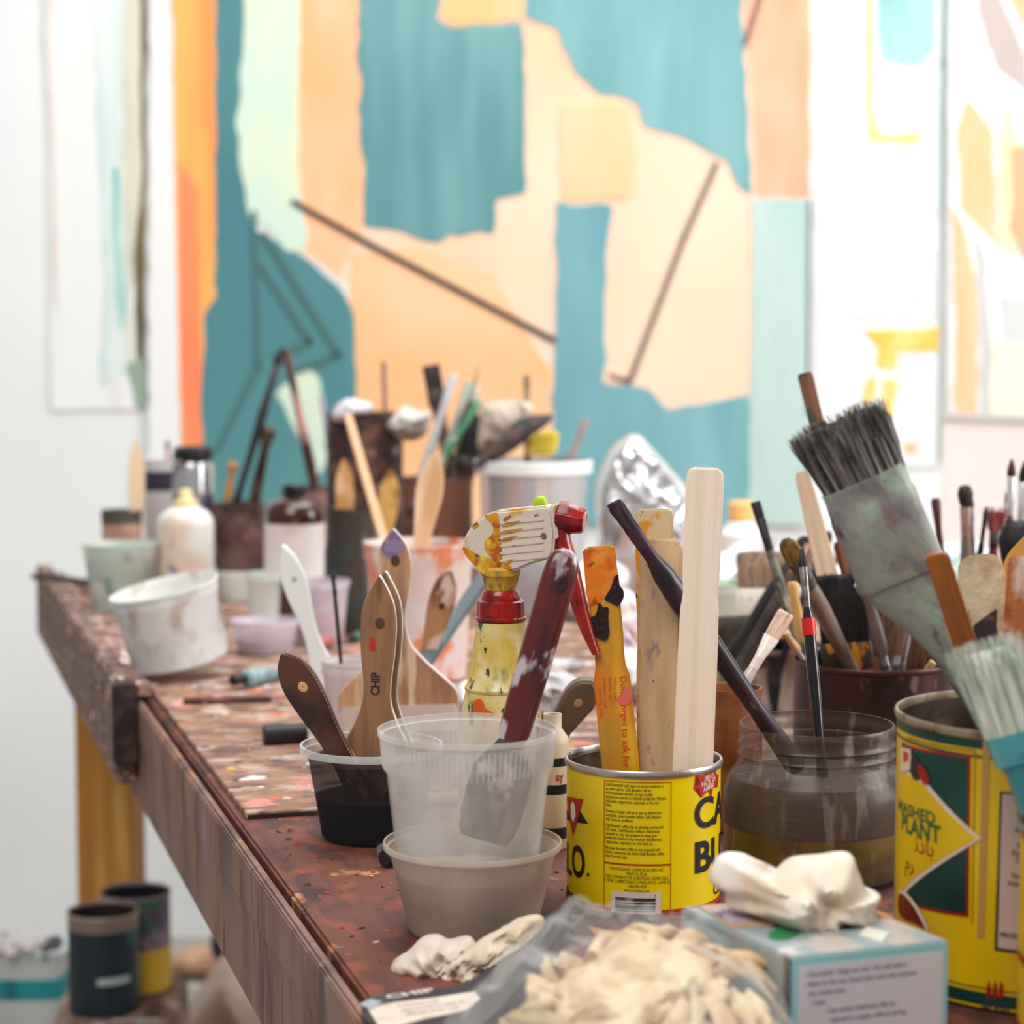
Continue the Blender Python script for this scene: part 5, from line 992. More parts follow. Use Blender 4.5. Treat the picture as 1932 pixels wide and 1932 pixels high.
# mid tubs
m_pinky = M('peach_stained_plastic', (240, 226, 222), .35, alpha=.8, layers=[((240, 150, 110), (20, 20, 16), .5, .58, 4), ((240, 236, 234), 24, .58, .66)])
YP = 2.25
pt, R_, B_, H_ = tub('deli tub streaked with orange paint behind the widest chip brush', 792, YP, 1022, 106, 88, m_pinky, band=.018, rib=40)
beaver('pale beech brush handle, bright and pointed, standing in the orange-streaked tub', (778, 1130, YP - .01), (822, 852, YP), [(0, .010), (.2, .0085), (.38, .0085), (.55, .0115), (.72, .0145), (.86, .0120), (.95, .006), (1, .001)], .012, M('pale_beech', (240, 206, 176), .45, layers=[((214, 166, 120), (30, 30, 8), .5, .64, 2)]))
t, mm, LL = beaver('small pointed wooden brush handle with a hang hole leaning right of the widest chip brush', (786, 1312, 1.98), (850, 1072, 1.96), [(0, .008), (.3, .0070), (.5, .0090), (.72, .0120), (.88, .0098), (.96, .004), (1, .0006)], .010, M('two_tone_wood', (176, 130, 92), .5, layers=[((122, 76, 54), (30, 30, 14), .48, .6), ((214, 190, 176), (50, 50, 20), .6, .66)]), (.001, .72, .0026))
m_tealh = M('slate_teal_handle', (84, 104, 104), .45, layers=[((60, 72, 76), (40, 40, 10), .45, .6)])
paddle('flat slate-teal handle slanting up behind the spray bottle', (770, 1298, 1.93), (918, 1082, 2.06), [(0, .0066), (.5, .0070), (.9, .0074), (1, .0066)], .006, m_tealh, name='flat_stick', cat='stick', bev=.0016)
wt = 1.95
beaver('white plastic brush handle with a pointed tip and broad shoulders, left of the black stick', (632, 1338, wt), (534, 1028, wt - .02), [(0, .0190), (.14, .0186), (.22, .0150), (.32, .0092), (.44, .0068), (.56, .0074), (.70, .0104), (.82, .0108), (.92, .0074), (1, .0010)], .012, M('white_enamel', (236, 240, 240), .25, coat=.3), (.001, .80, .0022), ferr=S(226, 226, 224, .3), bl=.02, hole_m=S(170, 176, 170, .5))
lt2, R_, B_, H_ = tub('pale lilac tub standing behind the black tub with a thin stick in it', 668, 1.86, 1244, 62, 50, M('lilac_plastic', (222, 212, 214), .35, alpha=.75), band=.012, rib=0)
brush('thin black sable brush standing in the pale lilac tub', (650, 1330, 1.86), (628, 1074, 1.87), h=2.2, bl=9, bw=2.4, bd=2.4, fl=14, hm=m_blackh, fm=m_blackh, bm=m_hair_black, shape='round', n=20, belly=.8, endw=.8)
beaver('grey-brown beech brush handle lying behind the stacked tubs, pale hang hole', (1030, 1410, 1.62), (1117, 1282, 1.60), [(0, .010), (.25, .0092), (.5, .0110), (.75, .0128), (.92, .0090), (1, .0012)], .010, M('grey_brown_wood', (112, 92, 74), .5, layers=[((76, 62, 52), (50, 50, 14), .45, .6, 4)]), (.0, .70, .0030), hole_m=S(190, 150, 110, .5))
sj = vessel('small_bottle', 'small cream bottle with black bands squeezed between the tubs and coffee can', 'bottle', 1042, 1.50, [(.0105, 0), (.0118, .002), (.0118, .075), (.0108, .080), (.0065, .086), (.0065, .096)], S(206, 190, 166, .5), .001, 32)
for a, b_ in ((.008, .016), (.040, .047), (.060, .066)): MB().lathe([(.01195, a), (.01195, b_)], 32, close=False).build('black_band', m_black, sj)
bm = bmesh.new(); bm_join(bm, text_bm("ay", .009, sx=.8, bold=.0002), (.002, .05)); from_bm('red_lettering', wrap(bm, .0120, step=.003), S(160, 50, 36, .5), sj, smooth=False)
# crumpled paper and rags behind the spray bottle
m_paper = M('smeared_paper', (214, 206, 212), .6, layers=[((170, 150, 160), (24, 24, 20), .5, .62, 4), ((236, 238, 240), 20, .52, .64), ((120, 100, 110), 40, .64, .7)])
def heap(label, px, py, Y, wpx, hpx, mat, seed, name='crumpled_paper', cat='paper', depth=.03, n=11):
    r = random.Random(seed); o = []
    for i in range(n):
        a = 2 * math.pi * i / n; k = r.uniform(.78, 1.15)
        o.append((px + wpx / 2 * k * math.cos(a), py - hpx / 2 * k * math.sin(a) if math.sin(a) > 0 else py - hpx / 2 * .92 * math.sin(a)))
    return rag(label, o, Y, depth, mat, name=name, cat=cat, amp=.32, fs=36, rings=9, seed=seed)
def base_py(Y): return 650 + 1 + F * (ZC - TZ(Y)) / Y * (1 + 0.0)
def heap_on(label, px, Y, wpx, hpx, mat, seed, **k):
    q = at(px, Y); 
    # photo row of the table at that distance
    d = Y * CT + (ZC - q.z) * ST; v = (-(q.z - ZC) * CT - Y * ST * -0.0)
    py = 966 + F * ((ZC - q.z) * CT - Y * ST) / d
    return heap(label, px, py - hpx / 2 + 2, Y, wpx, hpx, mat, seed, **k)
heap_on('lilac crumpled paper lying right of the widest chip brush', 890, 1.88, 80, 118, m_paper, 3)
heap_on('grey-white crumpled paper behind the red brush handle, near the spray bottle', 1040, 2.0, 120, 90, M('grey_paper', (190, 184, 188), .6, layers=[((130, 120, 128), 30, .5, .62), ((226, 226, 228), 26, .54, .64)]), 5)
heap_on('white crumpled tissue in the gap between orange and beige sticks', 1186, 2.12, 70, 120, M('white_tissue', (232, 232, 236), .6, layers=[((206, 180, 196), 30, .52, .62)]), 9)
heap_on('lilac-pink crumpled tissue far behind the orange stick', 1160, 2.45, 110, 120, M('pink_tissue', (226, 206, 222), .6, layers=[((150, 140, 190), 22, .56, .64), ((240, 236, 236), 26, .5, .6)]), 12)
# paint tubes scattered on the palette board
tubes = [('white paint tube with a dark cap lying behind the spray bottle', (1010, 1262, 2.16), (1110, 1250, 2.2), 15, (216, 214, 214), (40, 36, 40)),
         ('black tube with a pale blue label lying left of the white brush handle', (438, 1284, 2.26), (545, 1266, 2.3), 17, (150, 186, 190), (24, 24, 28)),
         ('orange paint tube lying left of the kraft-brown chip brush', (690, 1180, 2.66), (640, 1168, 2.72), 12, (222, 130, 60), (60, 110, 80)),
         ('purple-grey paint tube propped far behind the clean stick', (1375, 1080, 2.9), (1450, 1020, 2.95), 18, (150, 130, 160), (70, 60, 70)),
         ('crumpled silver paint tube behind the beige stick', (1130, 1210, 2.36), (1190, 1196, 2.4), 13, (190, 188, 190), (60, 56, 60)),
         ('red and white paint tube left of the pale lilac tub', (585, 1216, 2.55), (650, 1204, 2.58), 11, (196, 110, 100), (40, 40, 40)),
         ('dark green paint tube lying behind the widest chip brush', (660, 1206, 2.5), (700, 1190, 2.56), 10, (70, 110, 84), (30, 30, 30))]
for lb, a, b_, r_, c1, c2 in tubes:
    pa, pb = onz(a[0], a[1] , TZ(a[2]) + r_ * mpp(a[2])), onz(b_[0], b_[1], TZ(b_[2]) + r_ * mpp(b_[2]) * .8)
    m, L = frame(pa, pb); t = thing('paint_tube', lb, 'paint tube', mat=m); r = r_ * mpp(pa.y)
    MB().loft([(L * .22, r * .5, r * .5), (L * .26, r, r), (L * .5, r * 1.02, r * .9), (L * .8, r * 1.1, r * .5), (L * .95, r * 1.15, r * .12), (L, r * 1.15, r * .1)], 20).build('body', M('tube_foil', c1, .35, layers=[(tuple(int(v * .7) for v in c1), 40, .5, .62)]), t)
    MB().lathe([(r * .5, 0), (r * .62, .001), (r * .62, L * .18), (r * .5, L * .23)], 16).build('screw_cap', S(*c2, .4), t)
q0, q1 = onz(497, 1388, .813), onz(578, 1384, .813)
o = MB().tube([q0, q0 + (q1 - q0) * .02, q0 + (q1 - q0) * .98, q1], [.0088, .0095, .0095, .0088], 24).build('bottle_cap', S(34, 30, 36, .45)); setp(o, 'round black cap lying on its side, left of the black tub', 'cap')
q0, q1 = onz(346, 1322, .8085), onz(512, 1318, .8085)
o = MB().tube([q0, q0 + (q1 - q0) * .5, q1], [.0032, .0035, .003], 10).build('brown_stick', M('umber_stick', (84, 52, 46), .6, layers=[((130, 80, 66), 50, .5, .62)])); setp(o, 'thin dark brown stick lying across the palette board, near its left edge', 'stick')
o = MB().tube([onz(60, 1088, .829), onz(110, 1089, .829), onz(164, 1100, .829)], [.004, .0042, .005], 8).build('dark_stick', M('tar_stick', (62, 40, 40), .6, layers=[((120, 70, 50), 50, .55, .65)])); setp(o, 'dark stick overhanging the far left table corner', 'stick')
# ------------------------------------------------------------ far left corner of the table
m_white_stain = M('white_stained_plastic', (232, 234, 234), .4, alpha=.93, layers=[((186, 164, 154), (24, 24, 18), .50, .60, 4), ((216, 220, 220), 20, .45, .6)])
YQ = 2.26
qt, R_, B_, H_ = tub('tilted white deli tub with brown stains near the left table edge', 342, YQ, 1128, 104, 92, m_white_stain, band=.014, rib=0)
qt.rotation_euler = (.10, -.20, 0); qt.location.z += B_ * .30
inside(qt, 'cream_residue', [(B_ * .9, .003), (R_ * .8, H_ * .62)], S(232, 222, 196, .5))
YA = 2.83
gt, R_, B_, H_ = tub('greenish cloudy tub at the far left corner', 228, YA, 1024, 72, 54, M('green_tinged_plastic', (206, 222, 212), .35, alpha=.82, layers=[((120, 150, 136), (20, 20, 26), .54, .64, 4), ((236, 236, 228), 24, .5, .62)]), band=.02, rib=0)
nt_, R_, H_ = tin('small terracotta tin with a dark rim and red mark behind the greenish tub', 232, 2.985, 962, 38, M('terracotta', (176, 132, 110), .6, layers=[((206, 170, 150), 24, .5, .62), ((120, 30, 36), (20, 20, 20), .62, .66), ((50, 40, 40), (26, 26, 26), .66, .69)]), M('dark_olive_rim', (76, 70, 62), .5), S(50, 40, 40, .6), name='small_tin')
MB().lathe([(R_ + .0006, H_ - .018), (R_ + .0006, H_ - .004)], 40, close=False).build('dark_rim_band', S(84, 76, 66, .5), nt_)
beaver('pale wooden handle standing in the terracotta tin', (256, 1040, 2.985), (258, 828, 2.99), [(0, .009), (.3, .0095), (.6, .0118), (.85, .0095), (.96, .004), (1, .001)], .010, M('pale_wood_far', (232, 204, 168), .5))
YW = 2.86
wb = thing('squeeze_bottle', 'white squeeze bottle with cream nozzle and dark paint stains at the left', 'bottle', at(352, YW)); FOOT.append((wb.location.copy(), .037))
k = mpp(YW); h_ = lambda py: hz(py, YW) - wb.location.z
MB().lathe([(.034, 0), (.0375, .003), (.0378, h_(990)), (.0365, h_(978)), (.030, h_(966)), (.020, h_(958)), (.016, h_(955)), (.0005, h_(955))], 40).build('bottle', M('white_stained_bottle', (236, 234, 228), .35, layers=[((226, 206, 186), (12, 12, 10), .5, .6, 2), ((60, 50, 56), (30, 30, 14), .60, .645, 4), ((150, 140, 170), (30, 30, 20), .66, .69)]), wb)
MB().lathe([(.0165, h_(956)), (.0165, h_(946)), (.011, h_(942)), (.008, h_(926)), (.0055, h_(922)), (.0004, h_(921))], 24).build('nozzle', S(226, 206, 150, .4), wb)
YS_ = 3.02
sc = thing('spray_can', 'chrome aerosol can with a black lid behind the white squeeze bottle', 'spray can', at(367, YS_)); FOOT.append((sc.location.copy(), .03))
h_ = lambda py: hz(py, YS_) - sc.location.z
MB().lathe([(.028, 0), (.0292, .003), (.0292, h_(884)), (.0265, h_(872)), (.0005, h_(868))], 40).build('can_body', M('chrome_can', (206, 206, 210), .2, metal=.8, layers=[((120, 112, 118), (20, 20, 8), .5, .6)]), sc)
MB().lathe([(.0282, h_(868)), (.0285, h_(866)), (.0285, h_(858)), (.0270, h_(846)), (.0230, h_(842)), (.0005, h_(842))], 40).build('lid', m_black, sc)
MB().lathe([(.0294, h_(1000)), (.0294, h_(930))], 40, close=False).build('label_band', M('label_smudge', (200, 190, 196), .4, layers=[((90, 80, 100), (30, 30, 20), .55, .62)]), sc)
yb = 3.14
bb = vessel('paper_cup', 'white cup with a wide navy band behind the aerosol can', 'cup', 306, yb, [(.022, 0), (.023, .002), (.0262, hz(866, yb) - TZ(yb) - .003), (.0272, hz(866, yb) - TZ(yb))], S(226, 220, 222, .5), .001, 40)
z0_, z1_ = hz(925, yb) - TZ(yb), hz(888, yb) - TZ(yb)
MB().lathe([(.0257, z0_), (.0263, z1_)], 40, close=False).build('navy_band', S(52, 48, 66, .5), bb)
brush('dark brush with a red ferrule standing in the navy-banded cup', (318, 960, yb), (316, 828, yb), h=3.6, bl=14, bw=3, bd=3, fl=16, hm=m_brownh, fm=S(190, 110, 110, .4), bm=m_hair_black, shape='round', n=20)
YX = 2.75
db = thing('dark_bottle', 'brown bottle with a white label and black cap in the middle distance', 'bottle', at(557, YX)); FOOT.append((db.location.copy(), .039))
h_ = lambda py: hz(py, YX) - db.location.z
MB().lathe([(.036, 0), (.0388, .003), (.039, h_(972)), (.0375, h_(958)), (.031, h_(946)), (.018, h_(939)), (.0125, h_(936)), (.0125, h_(926)), (.0005, h_(926))], 40).build('bottle', M('amber_glass', (66, 32, 24), .12, coat=.6, layers=[((176, 160, 160), 20, .62, .7)]), db)
MB().lathe([(.0393, h_(1086)), (.0393, h_(986))], 40, close=False).build('paper_label', M('blank_label', (236, 226, 226), .5, layers=[((214, 196, 188), 14, .5, .64)]), db)
MB().lathe([(.0142, h_(937)), (.0146, h_(934)), (.0142, h_(917)), (.0120, h_(914)), (.0004, h_(914))], 24).build('cap', m_black, db)
# clear tubs in front of the bottle
m_lil = M('lilac_tinged_plastic', (222, 214, 222), .3, alpha=.5, layers=[((190, 176, 190), 24, .5, .64)])
for lb, px, Y, rim, rt, rb, col in (('clear lilac tub with violet paint in it, right of the tilted white tub', 500, 2.44, 1168, 66, 52, (150, 136, 168)), ('clear tub with red paint behind the white brush handle', 604, 2.50, 1094, 58, 44, (170, 90, 90)), ('small milky cup behind the clear lilac tub', 500, 2.72, 1080, 36, 28, (236, 240, 238)), ('wide brown-stained tub behind the milky cup', 462, 2.95, 1072, 74, 62, (176, 140, 116))):
    t, R_, B_, H_ = tub(lb, px, Y, rim, rt, rb, m_lil if 'milky' not in lb else S(228, 238, 234, .4), band=.008, rib=0)
    inside(t, 'paint_pool', [(B_ - .0024, .0018), (B_ + (R_ * .955 - B_) * .4 - .0024, H_ * .4)], M('pool', col, .4, layers=[(tuple(int(v * .6) for v in col), 30, .5, .62)]))
# ------------------------------------------------------------ far brush pots
m_bp = M('brown_pot', (112, 80, 74), .45, layers=[((70, 46, 44), 24, .45, .6), ((196, 110, 50), (20, 20, 20), .62, .68), ((150, 110, 106), (30, 30, 20), .56, .66)])
Yp1 = 3.0
p1, R_, H_ = tin('reddish brown pot of long brushes behind the aerosol can', 452, Yp1, 948, 48, m_bp, m_bp, S(50, 36, 36, .6), name='brush_pot')
p2, R2_, H2_ = tin('mauve-brown pot behind the amber bottle with a tall dark brush', 582, 3.1, 918, 50, M('mauve_pot', (140, 104, 104), .45, layers=[((96, 66, 66), 20, .5, .62)]), m_bp, S(50, 36, 36, .6), name='brush_pot')
brush('tall dark brush leaning right, black tip touching the other tall brush', (430, 1000, Yp1), (534, 652, Yp1 + .02), h=6.2, bl=30, bw=6, bd=5, fl=30, hm=S(44, 40, 48, .4), fm=S(58, 56, 66, .4), bm=m_hair_black, shape='round', n=40, endw=1.3, belly=1.2)
brush('tall brown brush leaning left, pink paint low on its handle', (612, 1000, 3.1), (538, 658, 3.06), up='handle', h=8.0, bl=20, bw=6, bd=4, fl=30, hm=M('dark_rosewood', (92, 56, 50), .4, layers=[((206, 150, 140), (20, 20, 6), .56, .64), ((60, 36, 36), 30, .45, .6)]), endw=.7)
brush('thick umber brush handle standing in the reddish brown pot', (468, 1000, Yp1 + .02), (508, 806, Yp1 + .02), up='handle', h=8.5, bl=16, bw=6, bd=4, fl=16, hm=M('umber_handle', (84, 66, 50), .5, layers=[((44, 30, 28), 24, .5, .62)]), endw=1.4)
brush('ochre handle end leaning in the reddish brown pot', (422, 990, Yp1 - .02), (440, 872, Yp1 - .02), up='handle', h=6, bl=16, bw=6, bd=4, fl=16, hm=M('ochre_handle', (190, 130, 70), .5), endw=1.4)
brush('pale grey slender brush handle right of the tall brown brush', (642, 1000, 3.08), (606, 745, 3.1), up='handle', h=4.5, bl=16, bw=5, bd=3, fl=16, hm=S(160, 154, 172, .35), endw=.8)
Yh = 2.95
ht_, R_, H_ = tin('tall dark rusty pot crowned with white crusts, behind the long pale stick', 690, Yh, 778, 72, M('rusty_dark_pot', (66, 46, 44), .55, layers=[((120, 84, 64), (24, 24, 24), .52, .62, 4), ((36, 28, 34), (14, 14, 30), .52, .62), ((170, 150, 156), (26, 26, 50), .64, .68)]), S(60, 48, 48, .5), S(40, 30, 30, .7), name='dark_pot')
rag('white crusted rag draped on the rim of the rusty pot', [(626, 790), (634, 766), (656, 752), (682, 756), (702, 762), (700, 778), (668, 784), (648, 796)], Yh - .05, .02, M('white_crust', (222, 214, 220), .7), seed=3)
heap('pale crumpled rag at the right of the rusty pot', 770, 800, Yh - .02, 90, 70, M('pale_rag', (214, 208, 200), .7, layers=[((170, 150, 140), 26, .52, .62)]), 8, name='rag', cat='rag', depth=.03)
Yv = 2.62
gj = vessel('dark_jar', 'dark green-smeared glass jar of wooden handles in front of the rusty pot', 'jar', 664, Yv, [(.030, 0), (.034, .003), (.034, .10), (.031, .116), (.031, .150), (.032, .153)], M('green_smeared_glass', (70, 62, 58), .2, alpha=.85, layers=[((50, 76, 66), (16, 16, 16), .5, .6), ((170, 160, 166), (24, 24, 24), .62, .7)]), .0014, 40)
beaver('ochre-faced wooden brush handle in the dark glass jar', (655, 1060, Yv), (648, 866, Yv), [(0, .008), (.3, .0085), (.6, .0112), (.82, .0100), (.95, .004), (1, .001)], .010, M('ochre_wood', (200, 150, 90), .5, layers=[((226, 184, 150), 20, .5, .62)]))
paddle('long pale wooden stick leaning left out of the dark glass jar', (730, 1040, 2.5), (656, 782, 2.62), [(0, .0052), (.9, .0050), (1, .0046)], .006, M('pale_dowel', (222, 176, 134), .5), name='flat_stick', cat='stick')
beaver('yellow stained beaver-tail handle right of the long pale stick', (724, 1060, Yv + .03), (738, 886, Yv + .03), [(0, .008), (.3, .008), (.6, .0125), (.8, .0120), (.95, .005), (1, .001)], .010, M('yellow_stained_wood', (214, 170, 96), .5, layers=[((150, 104, 40), 24, .52, .62)]))
beaver('dull brown handle between the long pale stick and the yellow handle', (706, 1060, Yv + .06), (696, 872, Yv + .06), [(0, .008), (.5, .010), (.85, .008), (1, .001)], .010, m_brownh)
brush('slim pinkish brush handle standing straight over the rusty pot', (730, 960, Yh), (724, 682, Yh), up='handle', h=4.2, bl=16, bw=4, bd=3, fl=16, hm=M('pink_grey_handle', (150, 116, 112), .4, layers=[((84, 66, 56), (20, 20, 5), .5, .6)]), endw=.9)
# right-hand far pot with leaning brushes
Yt = 2.85
tp2, R_, H_ = tin('brown pot of leaning grey and green brushes left of the white bucket', 826, Yt, 900, 66, M('sienna_pot', (122, 80, 62), .5, layers=[((80, 52, 44), 20, .5, .62), ((190, 160, 150), 24, .64, .7)]), m_bp, S(40, 30, 30, .7), name='brush_pot')
wide('black-bristled flat brush leaning left at the top of the far pots', (862, 960, Yt + .03), (812, 686, Yt + .05), .0125, .036, m_hair_black, M('dark_brown_ferrule', (60, 40, 38), .5), m_brownh, n=120, seed=51)
brush('pale grey long handle leaning right in the sienna pot', (778, 960, Yt - .03), (856, 706, Yt), up='handle', h=7.0, bl=16, bw=5, bd=3, fl=16, hm=S(190, 190, 194, .4), endw=.9)
brush('sage grey long handle leaning right, next to the pale grey one', (806, 960, Yt), (886, 718, Yt + .02), up='handle', h=6.4, bl=16, bw=5, bd=3, fl=16, hm=M('sage_handle', (170, 178, 166), .4, layers=[((214, 190, 170), 14, .54, .62)]), endw=.9)
brush('green-stained handle leaning farthest right in the sienna pot', (768, 975, Yt - .06), (908, 752, Yt - .02), up='handle', h=6.6, bl=16, bw=5, bd=3, fl=16, hm=M('green_stained_handle', (60, 130, 90), .45, layers=[((176, 176, 150), (16, 16, 16), .5, .56)]), endw=.9)
brush('thin olive brush leaning right above the sienna pot', (840, 930, Yt + .03), (904, 688, Yt + .04), h=2.6, bl=30, bw=2, bd=2, fl=10, hm=S(110, 106, 84, .5), bm=hair('olive_bristle', (150, 150, 110)), shape='round', n=10)
wide('black bristle brush standing left of the white bucket', (878, 960, Yt + .05), (884, 776, Yt + .05), .016, .06, m_hair_black, m_ferr_dk, m_brownh, n=160, seed=57)
wide('white-bristled small brush among the leaning handles', (866, 960, Yt + .06), (892, 722, Yt + .07), .009, .026, hair('white_bristle', (226, 220, 220)), m_ferr_dk, m_brownh, n=60, seed=59)
# white bucket, its clutter, foil
Yb = 2.80
wbk, R_, B_, H_ = tub('clear bucket with a thick white rim full of sticks, in the far middle', 1006, Yb, 868, 108, 92, M('bucket_plastic', (210, 210, 214), .3, alpha=.36), band=.01, rib=0, name='bucket')
MB().lathe([(R_ * 1.0, H_ - .017), (R_ * 1.035, H_ - .016), (R_ * 1.04, H_ - .001), (R_ * .99, H_ + .0005)], 48, close=False).build('white_rim', S(240, 242, 242, .35), wbk)
MB().lathe([(B_ * .95, .004), (B_ * .99, H_ * .3)], 40, close=False).build('grey_sludge', M('grey_sludge', (150, 136, 138), .5, layers=[((200, 180, 170), (30, 30, 4), .52, .62), ((110, 98, 104), (30, 30, 5), .52, .62)]), wbk)
for lb, px_, dx_, col in (('pinkish wooden stick upright inside the white-rimmed bucket, left of centre', 966, 0, (206, 160, 140)), ('lavender stick inside the white-rimmed bucket, near its middle', 998, 6, (180, 172, 188)), ('dark grey stick inside the white-rimmed bucket, at its left', 936, -6, (110, 100, 106)), ('white strip standing in for a highlight inside the white-rimmed bucket, at its right', 1068, 2, (240, 242, 244))):  # the white one is added to imitate the bucket's bright highlight
    paddle(lb, (px_ - dx_, 1110, Yb - .02), (px_, 884, Yb - .02), [(0, .010), (1, .010)] if px_ < 1060 else [(0, .018), (1, .018)], .006, S(*col, .5), name='flat_stick', cat='stick')
rag('dark hull-shaped stiff rag lying across the white bucket rim', [(892, 880), (930, 838), (966, 800), (990, 786), (1040, 782), (1034, 800), (1000, 826), (960, 856), (916, 878)], Yb - .03, .03, M('dark_rag', (84, 66, 62), .8, layers=[((50, 52, 48), 16, .5, .6), ((120, 92, 90), 20, .56, .64)]), amp=.1)
rag('beige folded rag standing behind the dark hull-shaped rag', [(900, 856), (904, 800), (912, 764), (950, 756), (990, 756), (1010, 776), (980, 800), (950, 850), (920, 872)], Yb + .03, .02, M('beige_rag', (196, 180, 164), .8, layers=[((112, 84, 64), 14, .52, .58), ((226, 216, 206), 18, .54, .64)]), amp=.12)
o = MB().prism([(P(x, y, Yb + .01).x, P(x, y, Yb + .01).z) for x, y in ((984, 858), (1000, 830), (1020, 812), (1056, 814), (1050, 858))], Yb - .005, Yb + .03).build('sponge', M('yellow_sponge', (246, 216, 80), .8, layers=[((255, 238, 170), 20, .5, .62)]), None, .004); setp(o, 'yellow sponge wedge on the white bucket rim', 'sponge')
brush('olive brown round brush standing up out of the white bucket', (996, 930, Yb + .04), (994, 706, Yb + .05), h=5.2, bl=20, bw=5, bd=5, fl=38, hm=m_brownh, fm=M('olive_brass', (140, 130, 96), .5), bm=hair('straw_bristle', (150, 140, 104)), shape='flat', n=40)
brush('taupe brush handle leaning right behind the white bucket', (1050, 930, Yb + .05), (1106, 792, Yb + .07), up='handle', h=5.4, bl=16, bw=5, bd=3, fl=16, hm=S(150, 134, 130, .5), endw=1.2)
rag('crumpled silver foil standing tall right of the white bucket', [(1130, 1010), (1122, 930), (1140, 870), (1166, 832), (1200, 818), (1230, 846), (1270, 890), (1306, 936), (1320, 1010), (1320, 1122), (1130, 1122)], 2.90, .05, M('crumpled_foil', (226, 228, 230), .22, metal=.85, bump=.4, bscale=(20, 20, 20)), name='foil', cat='foil', amp=.3, fs=30, rings=12)
# bright clutter between foil and right wall
m_wp = M('white_wrap', (240, 242, 244), .4, layers=[((206, 206, 212), 24, .52, .64)])
heap_on('white plastic wrap heap behind the orange stick', 1120, 2.72, 150, 120, m_wp, 21, name='plastic_wrap', cat='wrap')
heap_on('white plastic wrap heap right of the clean stick', 1372, 2.6, 120, 170, m_wp, 23, name='plastic_wrap', cat='wrap')
heap_on('mauve smeared rag behind the slim dark-tipped brush', 1450, 2.86, 150, 110, M('mauve_rag', (160, 140, 150), .7, layers=[((226, 224, 226), 22, .52, .62)]), 25, name='rag', cat='rag')
ob = vessel('orange_capped_bottle', 'white bottle with an orange cap behind the clean stick', 'bottle', 1396, 3.02, [(.028, 0), (.031, .003), (.031, .085), (.018, .10), (.014, .104), (.014, .108)], S(240, 238, 234, .4), .001, 32)
MB().lathe([(.0175, .104), (.0175, .128), (.014, .131), (.0004, .131)], 24).build('cap', S(250, 190, 110, .4), ob)
tb, R_, B_, H_ = tub('pale green tub right of the clean stick, behind the riveted flat brush', 1378, 2.34, 1098, 60, 50, M('pale_green_tub', (212, 224, 212), .4, alpha=.9, layers=[((110, 170, 110), 14, .62, .68)]), band=.01, rib=0)
gbx = thing('paper_stack', 'large pale pink board leaning on the far right of the table', 'board', at(1775, 3.1) + Vector((0, 0, .1205)), -.12)
bw2 = 0.30; MB().prism([(0, -.12), (bw2, -.12), (bw2, .112), (0.0, .122)], 0, .012).build('board', M('pale_pink_board', (246, 234, 232), .7), gbx, .001)
MB().prism([(0, .1225), (bw2, .1125), (bw2, .124), (0.0, .134)], -.004, .010).build('grey_top_edge', S(206, 202, 200, .6), gbx)
heap_on('aqua plastic wrap at the foot of the pale pink board', 1800, 2.9, 190, 120, M('aqua_wrap', (206, 232, 230), .4, layers=[((160, 210, 212), 16, .5, .62), ((246, 248, 248), 20, .56, .64)]), 29, name='plastic_wrap', cat='wrap')
heap_on('white plastic wrap heap under the biggest brush', 1700, 2.7, 150, 110, m_wp, 31, name='plastic_wrap', cat='wrap')
heap_on('white tissue heap left of the biggest brush stem', 1560, 2.75, 140, 100, M('tissue_heap', (232, 230, 230), .6, layers=[((190, 170, 166), 26, .55, .64)]), 33, name='crumpled_paper', cat='paper')

# ------------------------------------------------------------ under the table
m_crate = M('crate_wood', (150, 120, 106), .7, layers=[((196, 160, 150), (14, 14, 14), .5, .62), ((104, 80, 70), (30, 6, 30), .45, .6), ((220, 208, 200), 18, .62, .68)])
cr = thing('wooden_crate', 'low paint-smeared wooden crate under the table holding two tins', 'crate', Vector((P(226, 1900, 2.95).x, 2.955, 0)), .05)
CZ = hz(1902, 2.93)
for i in range(4): MB().box(-.082, .082, -.12 + i * .061, -.12 + i * .061 + .057, CZ - .016, CZ).build('slat', m_crate, cr, .002, smooth=False)
for z in (.01, .08, .15): MB().box(-.082, .082, -.134, -.1215, z, z + .055).build('front_slat', m_crate, cr, .002, smooth=False); MB().box(-.082, .082, .124, .136, z, z + .055).build('back_slat', m_crate, cr, .002, smooth=False)
for x in (-.082, .060): MB().box(x, x + .022, -.1205, .123, 0, CZ - .0165).build('side_panel', m_crate, cr, .002, smooth=False)
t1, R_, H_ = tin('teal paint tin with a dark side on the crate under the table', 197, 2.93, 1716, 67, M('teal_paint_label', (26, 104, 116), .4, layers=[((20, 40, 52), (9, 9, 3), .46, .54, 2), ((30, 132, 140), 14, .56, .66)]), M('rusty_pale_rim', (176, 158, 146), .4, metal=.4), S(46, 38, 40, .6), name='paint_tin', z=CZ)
MB().lathe([(R_ + .0003, H_ - .022), (R_ + .0003, H_ - .005)], 48, close=False).build('bare_metal_band', M('bare_metal_band', (140, 122, 116), .4, metal=.5), t1)
bm = bmesh.new(); rect(bm, -R_ * 1.5, -R_ * .12, .004, H_ - .024); from_bm('shaded_label_half', wrap(bm, R_ + .0003), M('dark_label', (26, 40, 50), .5, layers=[((40, 66, 76), 20, .55, .65)]), t1, smooth=False)  # dark label side with the tin's shading painted into its tone
bm = bmesh.new(); rect(bm, .0, R_ * 1.0, H_ * .33, H_ * .40); from_bm('pale_label_strip', wrap(bm, R_ + .0005), S(176, 190, 190, .5), t1, smooth=False)
